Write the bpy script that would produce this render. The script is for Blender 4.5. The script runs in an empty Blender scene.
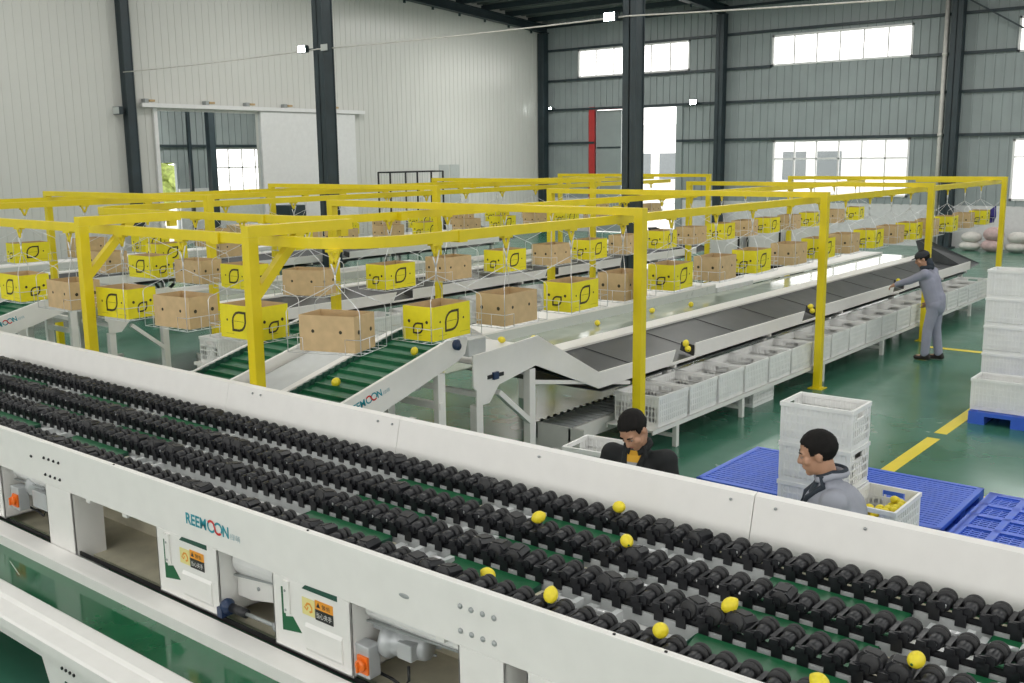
import bpy, bmesh, math, random
from mathutils import Vector, Matrix
from mathutils.bvhtree import BVHTree
random.seed(7)
PI = math.pi
scene = bpy.context.scene
C = scene.collection

# ------------------------------------------------------------------ materials
MATS = {}
def pbr(name, col, rough=0.5, metal=0.0, var=0.06, scale=8.0, bump=0.0, spec=0.5, coat=0.0, rvar=0.08):
    if name in MATS: return MATS[name]
    m = bpy.data.materials.new(name); m.use_nodes = True
    nt = m.node_tree; N = nt.nodes; L = nt.links
    b = N['Principled BSDF']
    tc = N.new('ShaderNodeTexCoord'); nz = N.new('ShaderNodeTexNoise')
    nz.inputs['Scale'].default_value = scale; nz.inputs['Detail'].default_value = 4
    L.new(tc.outputs['Object'], nz.inputs['Vector'])
    cr = N.new('ShaderNodeValToRGB')
    lo = [max(0, c*(1-var)) for c in col]; hi = [min(1, c*(1+var)) for c in col]
    cr.color_ramp.elements[0].color = (*lo, 1); cr.color_ramp.elements[0].position = .3
    cr.color_ramp.elements[1].color = (*hi, 1); cr.color_ramp.elements[1].position = .7
    L.new(nz.outputs['Fac'], cr.inputs['Fac']); L.new(cr.outputs['Color'], b.inputs['Base Color'])
    mr = N.new('ShaderNodeMapRange'); mr.inputs['To Min'].default_value = max(0.02, rough-rvar); mr.inputs['To Max'].default_value = min(1, rough+rvar)
    L.new(nz.outputs['Fac'], mr.inputs['Value']); L.new(mr.outputs['Result'], b.inputs['Roughness'])
    b.inputs['Metallic'].default_value = metal
    b.inputs['Specular IOR Level'].default_value = spec
    b.inputs['Coat Weight'].default_value = coat
    if bump:
        bp = N.new('ShaderNodeBump'); bp.inputs['Strength'].default_value = bump; bp.inputs['Distance'].default_value = .01
        L.new(nz.outputs['Fac'], bp.inputs['Height']); L.new(bp.outputs['Normal'], b.inputs['Normal'])
    MATS[name] = m
    return m
def emit(name, col, s):
    m = bpy.data.materials.new(name); m.use_nodes = True
    nt = m.node_tree; nt.nodes.clear()
    e = nt.nodes.new('ShaderNodeEmission'); o = nt.nodes.new('ShaderNodeOutputMaterial')
    e.inputs['Color'].default_value = (*col, 1); e.inputs['Strength'].default_value = s
    nt.links.new(e.outputs[0], o.inputs[0]); return m
def glassm(name, tint=(1, 1, 1), gloss=.06):
    m = bpy.data.materials.new(name); m.use_nodes = True
    nt = m.node_tree; nt.nodes.clear()
    t = nt.nodes.new('ShaderNodeBsdfTransparent'); g = nt.nodes.new('ShaderNodeBsdfGlossy'); x = nt.nodes.new('ShaderNodeMixShader'); o = nt.nodes.new('ShaderNodeOutputMaterial')
    t.inputs[0].default_value = (*tint, 1); g.inputs['Roughness'].default_value = .08
    x.inputs[0].default_value = gloss
    nt.links.new(t.outputs[0], x.inputs[1]); nt.links.new(g.outputs[0], x.inputs[2]); nt.links.new(x.outputs[0], o.inputs[0]); return m

M_white = pbr('white_paint', (.80, .79, .76), .38, var=.02)
M_white2 = pbr('white_steel', (.76, .76, .75), .33, var=.03)
M_cream = pbr('beige_belt', (.64, .60, .46), .5, var=.10)
M_grey = pbr('grey_steel', (.36, .38, .38), .4, metal=.3)
M_lgrey = pbr('light_grey', (.55, .57, .57), .42)
M_black = pbr('black_rubber', (.018, .019, .021), .48, var=.3, scale=30)
M_roll = pbr('charcoal_plastic', (.013, .014, .017), .38, var=.3, scale=14, rvar=.12)
M_rim = pbr('dusty_rubber_rim', (.021, .0215, .023), .55, var=.3, scale=14)
M_blk = pbr('black_trim', (.012, .012, .013), .5)
M_green = pbr('green_pvc', (.008, .115, .042), .40, var=.1)
M_gbelt = pbr('green_belt', (.006, .115, .045), .42, var=.12)
M_glossg = pbr('green_glossy_belt', (.012, .125, .052), .10, var=.16, scale=3, spec=.8, rvar=.04)
M_dgreen = pbr('dark_green', (.01, .07, .045), .45)
M_yel = pbr('yellow_enamel', (.76, .605, .008), .38, var=.05, scale=5)
M_ybox = pbr('yellow_card', (.80, .70, .012), .55, var=.04, scale=20)
M_brown = pbr('kraft_card', (.58, .42, .225), .8, var=.08, scale=12)
M_brin = pbr('kraft_inside', (.50, .355, .185), .85, var=.08, scale=12)
M_ink = pbr('dark_ink', (.035, .030, .012), .6)
M_inky = pbr('faint_ink', (.42, .38, .02), .6)
M_wire = pbr('bright_wire', (.74, .75, .76), .3, metal=.35)
M_blue = pbr('blue_plastic', (.045, .13, .64), .42, var=.08)
M_crate = pbr('white_plastic', (.82, .825, .81), .42, var=.04, scale=6)
M_lemon = pbr('lemon_skin', (.80, .66, .03), .42, var=.08, scale=60, bump=.15)
M_col = pbr('dark_steel_paint', (.023, .038, .045), .45, var=.18, scale=3)
M_shed = pbr('grey_cladding', (.285, .325, .325), .5, var=.07, scale=1.2)
M_wwall = pbr('white_cladding', (.63, .632, .595), .28, var=.006, scale=.4, rvar=.015)
M_wallb = pbr('white_masonry', (.64, .645, .64), .8)
M_ceil = pbr('roof_sheet', (.15, .17, .165), .6)
M_belt = pbr('dark_belt', (.045, .050, .053), .34, var=.16, scale=6)
M_wbelt = pbr('pale_green_belt', (.40, .45, .37), .07, var=.12, scale=3, spec=.9, rvar=.03)
M_gpanel = pbr('pale_grey_panel', (.52, .55, .53), .28, var=.015, rvar=.02)
M_red = pbr('red_paint', (.45, .03, .03), .45)
M_teal = pbr('teal_print', (.01, .27, .34), .4)
M_rprint = pbr('red_print', (.62, .02, .02), .4)
M_gprint = pbr('grey_print', (.36, .50, .54), .4)
M_orange = pbr('orange_plastic', (.85, .17, .015), .35)
M_osticker = pbr('orange_sticker', (.80, .33, .03), .45)
M_ysticker = pbr('yellow_sticker', (.80, .72, .30), .45)
M_bsticker = pbr('black_sticker', (.02, .02, .02), .4)
M_motor = pbr('grey_motor', (.50, .52, .53), .35, metal=.2)
M_navy = pbr('navy_clamp', (.015, .035, .09), .4)
M_skin = pbr('skin', (.44, .245, .155), .5, var=.06, scale=12)
M_lip = pbr('lip', (.36, .14, .11), .5)
M_hair = pbr('black_hair', (.008, .007, .0065), .7, var=.4, scale=40, spec=.2)
M_bjack = pbr('black_jacket', (.010, .012, .013), .85, var=.25, scale=10)
M_gjack = pbr('grey_workwear', (.33, .345, .40), .85, var=.07, scale=9)
M_gjack2 = pbr('grey_blue_coverall', (.30, .31, .39), .85, var=.07, scale=9)
M_dcol = pbr('dark_lining', (.025, .035, .05), .8)
M_trou = pbr('dark_trousers', (.03, .033, .04), .85)
M_shoe = pbr('dark_shoe', (.025, .02, .018), .6)
M_eye = pbr('eye_white', (.30, .26, .23), .4)
M_iris = pbr('dark_iris', (.02, .015, .01), .2)
M_shy = pbr('mustard_knit', (.66, .36, .03), .8)
M_shg = pbr('grey_knit', (.33, .34, .36), .8)
M_pink = pbr('pinkish_sack', (.52, .38, .37), .8, var=.2)
M_sack = pbr('pale_sack', (.62, .60, .56), .8, var=.1)
M_blucl = pbr('indigo_cloth', (.045, .035, .24), .8)
M_ext = pbr('outside_render', (.80, .80, .80), .8)
M_exw = pbr('outside_window', (.15, .17, .18), .2)
M_conc = pbr('outside_concrete', (.55, .55, .52), .9)
M_leaf = pbr('tree_leaves', (.42, .50, .16), .8, var=.4, scale=6)
M_lamp = emit('lamp_glow', (.92, 1, .97), 60)
M_glass = glassm('window_glass')
# glossy epoxy floor
def floor_mat():
    m = bpy.data.materials.new('green_epoxy'); m.use_nodes = True
    nt = m.node_tree; N = nt.nodes; L = nt.links; b = N['Principled BSDF']
    tc = N.new('ShaderNodeTexCoord'); a = N.new('ShaderNodeTexNoise'); a.inputs['Scale'].default_value = .55; a.inputs['Detail'].default_value = 6
    L.new(tc.outputs['Object'], a.inputs['Vector'])
    r = N.new('ShaderNodeValToRGB'); r.color_ramp.elements[0].position = .34; r.color_ramp.elements[1].position = .68
    r.color_ramp.elements[0].color = (.030, .135, .080, 1); r.color_ramp.elements[1].color = (.065, .200, .140, 1)
    L.new(a.outputs['Fac'], r.inputs['Fac']); L.new(r.outputs['Color'], b.inputs['Base Color'])
    n2 = N.new('ShaderNodeTexNoise'); n2.inputs['Scale'].default_value = 2.2; n2.inputs['Detail'].default_value = 5
    L.new(tc.outputs['Object'], n2.inputs['Vector'])
    mr = N.new('ShaderNodeMapRange'); mr.inputs['To Min'].default_value = .12; mr.inputs['To Max'].default_value = .34
    L.new(n2.outputs['Fac'], mr.inputs['Value']); L.new(mr.outputs['Result'], b.inputs['Roughness'])
    bp = N.new('ShaderNodeBump'); bp.inputs['Strength'].default_value = .06; bp.inputs['Distance'].default_value = .02
    L.new(n2.outputs['Fac'], bp.inputs['Height']); L.new(bp.outputs['Normal'], b.inputs['Normal'])
    b.inputs['Specular IOR Level'].default_value = .6
    return m
M_floor = floor_mat()

# ------------------------------------------------------------------ mesh builder
class MB:
    def __init__(s): s.v = []; s.f = []; s.mi = []; s.mats = []; s.sm = []
    def mat(s, m):
        if m not in s.mats: s.mats.append(m)
        return s.mats.index(m)
    def add(s, vs, fs, m, smooth=False):
        o = len(s.v); k = s.mat(m); s.v += [tuple(v) for v in vs]
        for f in fs: s.f.append([i+o for i in f]); s.mi.append(k); s.sm.append(smooth)
    def box(s, lo, hi, m, R=None, c=None):
        x0, y0, z0 = lo; x1, y1, z1 = hi
        vs = [(x0,y0,z0),(x1,y0,z0),(x1,y1,z0),(x0,y1,z0),(x0,y0,z1),(x1,y0,z1),(x1,y1,z1),(x0,y1,z1)]
        if R is not None:
            c = Vector(c if c else (0,0,0)); vs = [tuple(R @ Vector(v) + c) for v in vs]
        s.add(vs, [(0,3,2,1),(4,5,6,7),(0,1,5,4),(1,2,6,5),(2,3,7,6),(3,0,4,7)], m)
        return s
    def bar(s, a, b, w, h, m, up=(0,0,1)):          # rectangular bar from a to b
        a = Vector(a); b = Vector(b); d = (b-a).normalized(); u = Vector(up)
        sx = d.cross(u)
        if sx.length < 1e-4: sx = d.cross(Vector((1,0,0)))
        sx.normalize(); uz = sx.cross(d).normalized()
        vs = []
        for p in (a, b):
            for i, j in ((-1,-1),(1,-1),(1,1),(-1,1)): vs.append(p + sx*(i*w/2) + uz*(j*h/2))
        s.add(vs, [(0,1,2,3),(7,6,5,4),(0,4,5,1),(1,5,6,2),(2,6,7,3),(3,7,4,0)], m); return s
    def prism(s, poly, axis, a, b, m):              # polygon in the two other axes, extruded along axis
        def P(u, v, t):
            return (t,u,v) if axis == 'x' else (u,t,v) if axis == 'y' else (u,v,t)
        n = len(poly)
        vs = [P(u,v,a) for u,v in poly] + [P(u,v,b) for u,v in poly]
        fs = [list(range(n))[::-1], list(range(n,2*n))] + [(i,(i+1)%n,n+(i+1)%n,n+i) for i in range(n)]
        s.add(vs, fs, m); return s
    def poly(s, pts, N, t, m):                      # any planar polygon given thickness t along N
        N = Vector(N).normalized(); n = len(pts)
        vs = [Vector(p) for p in pts] + [Vector(p)+N*t for p in pts]
        fs = [list(range(n))[::-1], list(range(n,2*n))] + [(i,(i+1)%n,n+(i+1)%n,n+i) for i in range(n)]
        s.add(vs, fs, m); return s
    def tube(s, pts, r, m, n=6, closed=False, smooth=True):
        pts = [Vector(p) for p in pts]; k = len(pts); vs = []; fs = []
        rs = r if isinstance(r, (list, tuple)) else [r]*k
        for i, p in enumerate(pts):
            if closed: d = pts[(i+1)%k]-pts[i-1]
            else: d = pts[min(i+1,k-1)]-pts[max(i-1,0)]
            d.normalize(); ref = Vector((0,0,1)) if abs(d.z) < .9 else Vector((1,0,0))
            a = d.cross(ref).normalized(); b = a.cross(d)
            for j in range(n):
                t = 2*PI*j/n; vs.append(p + a*(rs[i]*math.cos(t)) + b*(rs[i]*math.sin(t)))
        for i in range(k if closed else k-1):
            for j in range(n):
                i2 = (i+1)%k; j2 = (j+1)%n
                fs.append((i*n+j, i*n+j2, i2*n+j2, i2*n+j))
        if not closed: fs += [list(range(n))[::-1], list(range((k-1)*n, k*n))]
        s.add(vs, fs, m, smooth); return s
    def sweep(s, pts, w, h, m):                     # horizontal rail of rectangular section along a path
        pts = [Vector(p) for p in pts]; k = len(pts); vs = []; fs = []
        for i, p in enumerate(pts):
            d1 = (pts[min(i+1,k-1)]-pts[min(i,k-2)]).normalized(); d0 = (pts[max(i,1)]-pts[max(i-1,0)]).normalized()
            d = (d0+d1).normalized(); sx = Vector((d.y,-d.x,0)).normalized(); sc = 1/max(.5, d.dot(d1))
            for a, b in ((-1,-1),(1,-1),(1,1),(-1,1)): vs.append(p + sx*(a*w/2*sc) + Vector((0,0,b*h/2)))
        for i in range(k-1):
            for j in range(4):
                fs.append((i*4+j, i*4+(j+1)%4, i*4+4+(j+1)%4, i*4+4+j))
        fs += [(3,2,1,0), tuple((k-1)*4+j for j in range(4))]
        s.add(vs, fs, m); return s
    def lathe(s, prof, c, axis, m, n=16, smooth=True, closed=False):  # prof: (radius, distance along axis)
        c = Vector(c); ax = Vector(axis).normalized(); ref = Vector((0,0,1)) if abs(ax.z) < .9 else Vector((1,0,0))
        a = ax.cross(ref).normalized(); b = ax.cross(a); vs = []; fs = []; k = len(prof)
        for r, d in prof:
            for j in range(n):
                t = 2*PI*j/n; vs.append(c + ax*d + a*(r*math.cos(t)) + b*(r*math.sin(t)))
        for i in range(k-1):
            for j in range(n): fs.append((i*n+j, i*n+(j+1)%n, (i+1)*n+(j+1)%n, (i+1)*n+j))
        if not closed: fs += [list(range(n)), list(range((k-1)*n, k*n))[::-1]]
        s.add(vs, fs, m, smooth); return s
    def cyl(s, a, b, r, m, n=14, smooth=True):
        a = Vector(a); b = Vector(b); L = (b-a).length
        return s.lathe([(r,0),(r,L)], a, b-a, m, n, smooth)
    def ell(s, c, r, m, R=None, nu=20, nv=12, smooth=True):
        c = Vector(c); vs = [(0,0,-1)]; fs = []
        for i in range(1, nv):
            p = -PI/2 + PI*i/nv
            for j in range(nu): t = 2*PI*j/nu; vs.append((math.cos(p)*math.cos(t), math.cos(p)*math.sin(t), math.sin(p)))
        vs.append((0,0,1)); e = len(vs)-1
        for j in range(nu):
            fs.append((0, 1+(j+1)%nu, 1+j)); fs.append((e, e-nu+j, e-nu+(j+1)%nu))
        for i in range(nv-2):
            for j in range(nu): fs.append((1+i*nu+j, 1+i*nu+(j+1)%nu, 1+(i+1)*nu+(j+1)%nu, 1+(i+1)*nu+j))
        out = []
        for v in vs:
            p = Vector((v[0]*r[0], v[1]*r[1], v[2]*r[2]))
            if R is not None: p = R @ p
            out.append(p+c)
        s.add(out, fs, m, smooth); return s
    def mesh(s, name, off=(0,0,0)):
        me = bpy.data.meshes.new(name)
        o = Vector(off)
        me.from_pydata([tuple(Vector(v)-o) for v in s.v], [], s.f)
        for m in s.mats: me.materials.append(m)
        me.polygons.foreach_set('material_index', s.mi); me.polygons.foreach_set('use_smooth', s.sm)
        me.validate(); me.update()
        bm = bmesh.new(); bm.from_mesh(me); bmesh.ops.recalc_face_normals(bm, faces=bm.faces); bm.to_mesh(me); bm.free()
        return me
    def build(s, name, parent=None, bevel=0.0, kind=None):
        """vertices are in world coordinates; the parent is an unrotated empty"""
        off = Vector((0,0,0)); p = parent
        while p is not None: off += p.location; p = p.parent
        o = bpy.data.objects.new(name, s.mesh(name, off)); C.objects.link(o)
        if parent is not None: o.parent = parent
        if bevel:
            bv = o.modifiers.new('bevel', 'BEVEL'); bv.width = bevel; bv.segments = 2; bv.limit_method = 'ANGLE'
        if kind: o['kind'] = kind
        return o
def thing(name, label, cat, loc=(0,0,0), group=None):
    o = bpy.data.objects.new(name, None); C.objects.link(o); o.location = loc; o.empty_display_size = .1
    o['label'] = label; o['category'] = cat
    if group: o['group'] = group
    return o
def tag(o, label, cat, group=None):
    o['label'] = label; o['category'] = cat
    if group: o['group'] = group
    return o
def center(o, loc):                                   # move a single-mesh thing's origin
    o.data.transform(Matrix.Translation(-Vector(loc))); o.location = loc; return o
def copy_tree(o, loc=None, rz=None, parent=None, label=None, group=None):
    c = o.copy(); C.objects.link(c)
    if parent is not None: c.parent = parent
    for ch in list(o.children): copy_tree(ch, parent=c)
    if loc is not None: c.location = loc
    if rz is not None: c.rotation_euler = (0,0,rz)
    if label: c['label'] = label
    if group: c['group'] = group
    return c
def struct(mb, name): return mb.build(name, kind='structure')
ORD = ['first','second','third','fourth','fifth','sixth','seventh','eighth','ninth','tenth','eleventh','twelfth','thirteenth','fourteenth','fifteenth','sixteenth','seventeenth','eighteenth','nineteenth','twentieth','twenty-first','twenty-second','twenty-third','twenty-fourth','twenty-fifth']
def text_mesh(txt, size, m, U, V, org, name, parent, shear=0.0, thick=.0012, fontw=0.0, width=None):
    cu = bpy.data.curves.new('txt', 'FONT'); cu.body = txt; cu.size = size; cu.offset = fontw; cu.shear = shear
    to = bpy.data.objects.new('txt', cu); C.objects.link(to)
    dg = bpy.context.evaluated_depsgraph_get()
    me = bpy.data.meshes.new_from_object(to.evaluated_get(dg))
    bpy.data.objects.remove(to); bpy.data.curves.remove(cu)
    U = Vector(U).normalized(); V = Vector(V).normalized(); N = U.cross(V)
    xs = [v.co.x for v in me.vertices]
    k = 1.0
    if width and xs: k = width/max(1e-6, max(xs)-min(xs))
    mb = MB(); x0 = min(xs) if xs else 0
    mb.add([Vector(org)+U*((v.co.x-x0)*k)+V*v.co.y+N*thick for v in me.vertices], [list(p.vertices) for p in me.polygons], m)
    bpy.data.meshes.remove(me)
    return mb
def ribbon(mb, pts, w, m, U, V, org, t=.0014):        # flat stroke drawn in the plane U,V
    U = Vector(U).normalized(); V = Vector(V).normalized(); N = U.cross(V); k = len(pts); vs = []
    for i in range(k):
        a = Vector(pts[max(i-1,0)]); b = Vector(pts[min(i+1,k-1)]); d = (b-a).normalized(); n = Vector((-d.y, d.x))
        for sgn in (1,-1):
            p = Vector(pts[i]) + n*(sgn*w/2); vs.append(Vector(org)+U*p.x+V*p.y+N*t)
    mb.add(vs, [(2*i,2*i+1,2*i+3,2*i+2) for i in range(k-1)], m)
def brand(parent, org, U, V, h, name='brand_logo', shear=0.0):
    """the teal and red company wordmark followed by two grey characters"""
    U = Vector(U).normalized(); V = Vector(V).normalized(); org = Vector(org)
    def at(x): return org + U*(x*h)
    mb = text_mesh('REEM', h*1.38, M_teal, U, V, at(0), '', None, shear, width=2.98*h, fontw=.035*h)
    n = text_mesh('N', h*1.38, M_teal, U, V, at(5.30), '', None, shear, width=.86*h, fontw=.035*h)
    mb.add(n.v, n.f, M_teal)
    def arc(cx, a0, a1, r=.47, k=18): return [((cx + r*1.05*math.cos(a0+(a1-a0)*i/k))*h, (.5 + r*math.sin(a0+(a1-a0)*i/k))*h) for i in range(k+1)]
    c1, c2 = 3.72, 4.70
    ribbon(mb, arc(c1, PI*.80, PI*1.86), .19*h, M_teal, U, V, org)
    ribbon(mb, arc(c2, PI*.80-PI, PI*.86), .19*h, M_teal, U, V, org)
    s = arc(c1, PI*.80, PI*.22) + arc(c2, PI*1.22, PI*1.75)
    ribbon(mb, s, .21*h, M_rprint, U, V, org, t=.0022)
    o = mb.build(name, parent); o['label'] = 'teal and red wordmark'
    cj = text_mesh('\u7eff\u840c', h*.62, M_gprint, U, V, at(6.35), '', None, shear, width=1.35*h)
    cj.build('brand_characters', parent)

# ------------------------------------------------------------------ camera
f_px, yaw, pitch, roll = 1013.276, -.685038, .180481, -.0117746
cy, sy, cp, sp = math.cos(yaw), math.sin(yaw), math.cos(pitch), math.sin(pitch)
F = Vector((sy*cp, cy*cp, -sp)); R0 = Vector((cy, -sy, 0)); U0 = R0.cross(F)
Rr = R0*math.cos(roll) + U0*math.sin(roll); Ur = -R0*math.sin(roll) + U0*math.cos(roll)
cam = bpy.data.cameras.new('camera'); co = bpy.data.objects.new('camera', cam); C.objects.link(co)
co.matrix_world = Matrix(((Rr.x,Ur.x,-F.x,0),(Rr.y,Ur.y,-F.y,0),(Rr.z,Ur.z,-F.z,3.2),(0,0,0,1)))
cam.sensor_fit = 'HORIZONTAL'; cam.sensor_width = 36; cam.lens = 36*f_px/1024; cam.clip_start = .05; cam.clip_end = 300
scene.camera = co
scene.view_settings.view_transform = 'Standard'; scene.view_settings.look = 'None'
scene.view_settings.exposure = 0.0; scene.view_settings.gamma = 1.0; scene.view_settings.use_curve_mapping = False
scene.cycles.use_denoising = True
scene.cycles.max_bounces = 6; scene.cycles.diffuse_bounces = 3; scene.cycles.glossy_bounces = 3; scene.cycles.transparent_max_bounces = 12
scene.cycles.sample_clamp_indirect = 6
# ================================================================== THE HALL
YB, XW, XO = 36.0, -27.5, -35.0
def roofz(y): return 8.95 + .06*(YB-y)
struct(MB().box((-35.2,-9,-.2),(9,YB,0),M_floor), 'floor')
struct(MB().box((-110,YB+.3,-.25),(60,120,-.02),M_conc).box((-110,-9,-.25),(-35.2,YB+.3,-.02),M_conc), 'trim_1')
def wall(name, horiz, pos, a0, a1, top, openings, m, base=0.0, mb_m=None, rib=.30, ribd=.035, ribw=.06, side=-1, th=.16):
    """sheet wall with openings (a_lo,a_hi,z_lo,z_hi); horiz 'x' runs along X at y=pos, 'y' along Y at x=pos; side = direction the ribs stand out"""
    mb = MB()
    cuts = sorted({a0, a1, *[o[0] for o in openings], *[o[1] for o in openings]})
    def spans(a, b):
        mid = (a+b)/2; blocks = sorted([(o[2], o[3]) for o in openings if o[0] < mid < o[1]]); z = 0; out = []
        for lo, hi in blocks:
            if lo > z: out.append((z, lo))
            z = hi
        out.append((z, None)); return out
    def bx(a, b, z0, z1, d0, d1, mm):
        if horiz == 'x': mb.box((a,pos+d0,z0),(b,pos+d1,z1), mm)
        else: mb.box((pos+d0,a,z0),(pos+d1,b,z1), mm)
    for a, b in zip(cuts, cuts[1:]):
        n = 1
        for z0, z1 in spans(a, b):
            t = top((a+b)/2) if z1 is None else z1
            if z1 is None and horiz == 'y':
                y0, y1 = a, b
                mb.prism([(y0,z0),(y1,z0),(y1,top(y1)),(y0,top(y0))], 'x', pos, pos-side*th, m)
            elif base and z0 < base and t > base:
                bx(a,b,z0,base,0,-side*th,mb_m); bx(a,b,base,t,0,-side*th,m)
            else: bx(a,b,z0,t,min(0,-side*th),max(0,-side*th), mb_m if base and t <= base else m)
    k = a0 + rib/2
    while k < a1 - .05:
        if not any(o[0]-.05 < k < o[1]+.05 for o in openings): sp = [(base, None)]
        else: sp = [(max(z0,base), z1) for z0, z1 in spans(k,k) if z1 is None or z1 > base]
        for z0, z1 in sp:
            t = top(k) if z1 is None else z1
            if t-z0 > .05: bx(k-ribw/2, k+ribw/2, z0, t, min(0,side*ribd), max(0,side*ribd), m)
        k += rib
    return struct(mb, name)
ups = [(-25.62,-20.3,6.42,7.58), (-16.88,-11.8,6.36,7.46), (-8.53,-3.5,6.28,7.38)]
lows = [(-16.72,-11.72,1.66,3.68), (-8.46,-3.5,1.6,3.58)]
door_back = (-24.75,-20.78,0,5.08)
wall('wall_back', 'x', YB, -35.16, 9, lambda a: roofz(YB)+.1, ups+lows+[door_back], M_shed, 1.42, M_wallb)
door_left = (17.1,20.83,0,4.66)
wall('wall_left', 'y', XW, -9, YB, roofz, [door_left], M_wwall, rib=.24, ribd=.012, ribw=.02, side=1)
wall('wall_annex', 'y', XO, 12, YB, lambda a: 7.0, [(21.7,22.55,0,3.12), (24.3,28.2,1.9,3.68)], M_shed, 0, M_wallb, side=1)
struct(MB().box((XO+.03,12,0),(XO+.12,21.7,2.12),M_wallb).box((XO+.03,22.55,0),(XO+.12,24.3,2.12),M_wallb).box((XO+.03,24.3,0),(XO+.12,28.2,1.9),M_wallb).box((XO+.03,28.2,0),(XO+.12,YB,2.12),M_wallb), 'baseboard_annex')
fill_rwin = [(y,y+9.6,2.9,7.2) for y in (-8.2,2.6,13.4,24.2)]; fill_fwin = [(x,x+9.8,2.6,8.4) for x in (-33.6,-22.6,-11.6,-1.6)]  # unseen window bands added to light the hall from behind and the right
wall('wall_right', 'y', 9, -9, YB, roofz, fill_rwin, M_shed, 0, None, side=-1)
wall('wall_front', 'x', -9, -35.16, 9.15, lambda a: roofz(-9)+.1, fill_fwin, M_shed, 1.2, M_wallb, side=1)
struct(MB().box((XO,11.9,0),(XW-.2,12,8.5),M_shed), 'wall_annex_side')
# roof
mb = MB(); mb.prism([(-9.2,roofz(-9.2)),(YB+.3,roofz(YB+.3)),(YB+.3,roofz(YB+.3)+.12),(-9.2,roofz(-9.2)+.12)], 'x', -35.2, 9.2, M_ceil)
y = -8.5
while y < YB+.2:
    mb.box((-35.2,y-.05,roofz(y)-.06),(9.2,y+.05,roofz(y)), M_ceil); y += .35
struct(mb, 'ceiling')
k = 2
for y in [i*1.5-7.0 for i in range(29)]:
    if y > 20: struct(MB().box((-35.2,y-.04,roofz(y)-.26),(9,y+.04,roofz(y)-.06),M_col), 'trim_%d' % k); k += 1
def rafter(x, y0=-8.9, y1=YB-.05):
    global k
    mb = MB()
    def slab(dz0, dz1, hw): mb.prism([(y0,roofz(y0)+dz0),(y1,roofz(y1)+dz0),(y1,roofz(y1)+dz1),(y0,roofz(y0)+dz1)], 'x', x-hw, x+hw, M_col)
    slab(-.60,-.57,.13); slab(-.57,-.29,.012); slab(-.29,-.26,.13)
    for y in [i*1.5-7.0 for i in range(29)]:
        if y > 15: mb.box((x-.12,y-.05,roofz(y)-.70),(x-.08,y+.05,roofz(y)-.59), M_col)
    struct(mb, 'trim_%d' % k); k += 1
for x in (-27.25,-18.8,-10.3,-1.8): rafter(x)
# girts of the back wall
for z in (3.74,5.14,6.36,7.62,8.6):
    mb = MB(); segs = [(-35.1,9)]
    for o in ups+lows+[door_back]:
        if o[2]-.04 < z < o[3]-.02:
            new = []
            for a, b in segs:
                if o[1] <= a or o[0] >= b: new.append((a, b)); continue
                if o[0] > a: new.append((a, o[0]))
                if o[1] < b: new.append((o[1], b))
            segs = new
    for a, b in segs: mb.box((a,YB-.13,z-.045),(b,YB-.04,z+.045), M_col)
    struct(mb, 'trim_%d' % k); k += 1
for z in (2.2,3.75,5.2,6.4):
    mb = MB()
    for a, b in ((12,21.7),(22.55,24.3),(28.2,YB)) if z < 3.7 and z > 2.3 else ((12,YB),): mb.box((XO+.04,a,z-.05),(XO+.14,b,z+.05), M_col)
    if z > 3: struct(mb, 'trim_%d' % k); k += 1
# windows
wi = 1
def window(horiz, pos, a0, a1, z0, z1, nx, rows=(), dirn=1, fr=M_white2):
    global wi
    mb = MB(); w = .07
    def bx(a, b, p, q, d0=-.04, d1=.10, m=fr):
        if horiz == 'x': mb.box((a,pos+d0,p),(b,pos+d1,q), m)
        else: mb.box((pos-d1,a,p),(pos-d0,b,q), m)
    bx(a0,a1,z0,z0+w); bx(a0,a1,z1-w,z1); bx(a0,a0+w,z0,z1); bx(a1-w,a1,z0,z1)
    for i in range(1, nx): x = a0+(a1-a0)*i/nx; bx(x-.025,x+.025,z0+w,z1-w,0,.05)
    for r in rows: bx(a0+w,a1-w,r-.03,r+.03,0,.05)
    o = struct(mb, 'window_%d' % wi)
    g = MB()
    if horiz == 'x': g.box((a0+w,pos+.055,z0+w),(a1-w,pos+.062,z1-w), M_glass)
    else: g.box((pos-.062,a0+w,z0+w),(pos-.055,a1-w,z1-w), M_glass)
    g.build('pane', o); wi += 1
for (a,b,c,d) in ups: window('x', YB, a, b, c, d, 6)
for (a,b,c,d) in lows: window('x', YB, a, b, c, d, 6, (3.0,))
window('y', XO, 24.3, 28.2, 1.9, 3.68, 6, (2.9,))
# back door: red frame, grey leaf folded inward; a brightly lit yard beyond
mb = MB(); mb.box((-25.02,YB-.1,0),(-24.75,YB+.05,5.2),M_red).box((-24.75,YB-.1,5.08),(-22.9,YB+.05,5.18),M_red).box((-20.82,YB-.1,0),(-20.55,YB+.05,5.2),M_shed)
d = struct(mb, 'door_1')
lf = MB().box((-24.72,YB+.06,.03),(-23.5,YB+.12,5.05),M_shed)
for q in (.9,2.2,3.5): lf.box((-24.7,YB+.03,q),(-23.52,YB+.06,q+.06),M_col)
lf.build('door_leaf', d)
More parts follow.
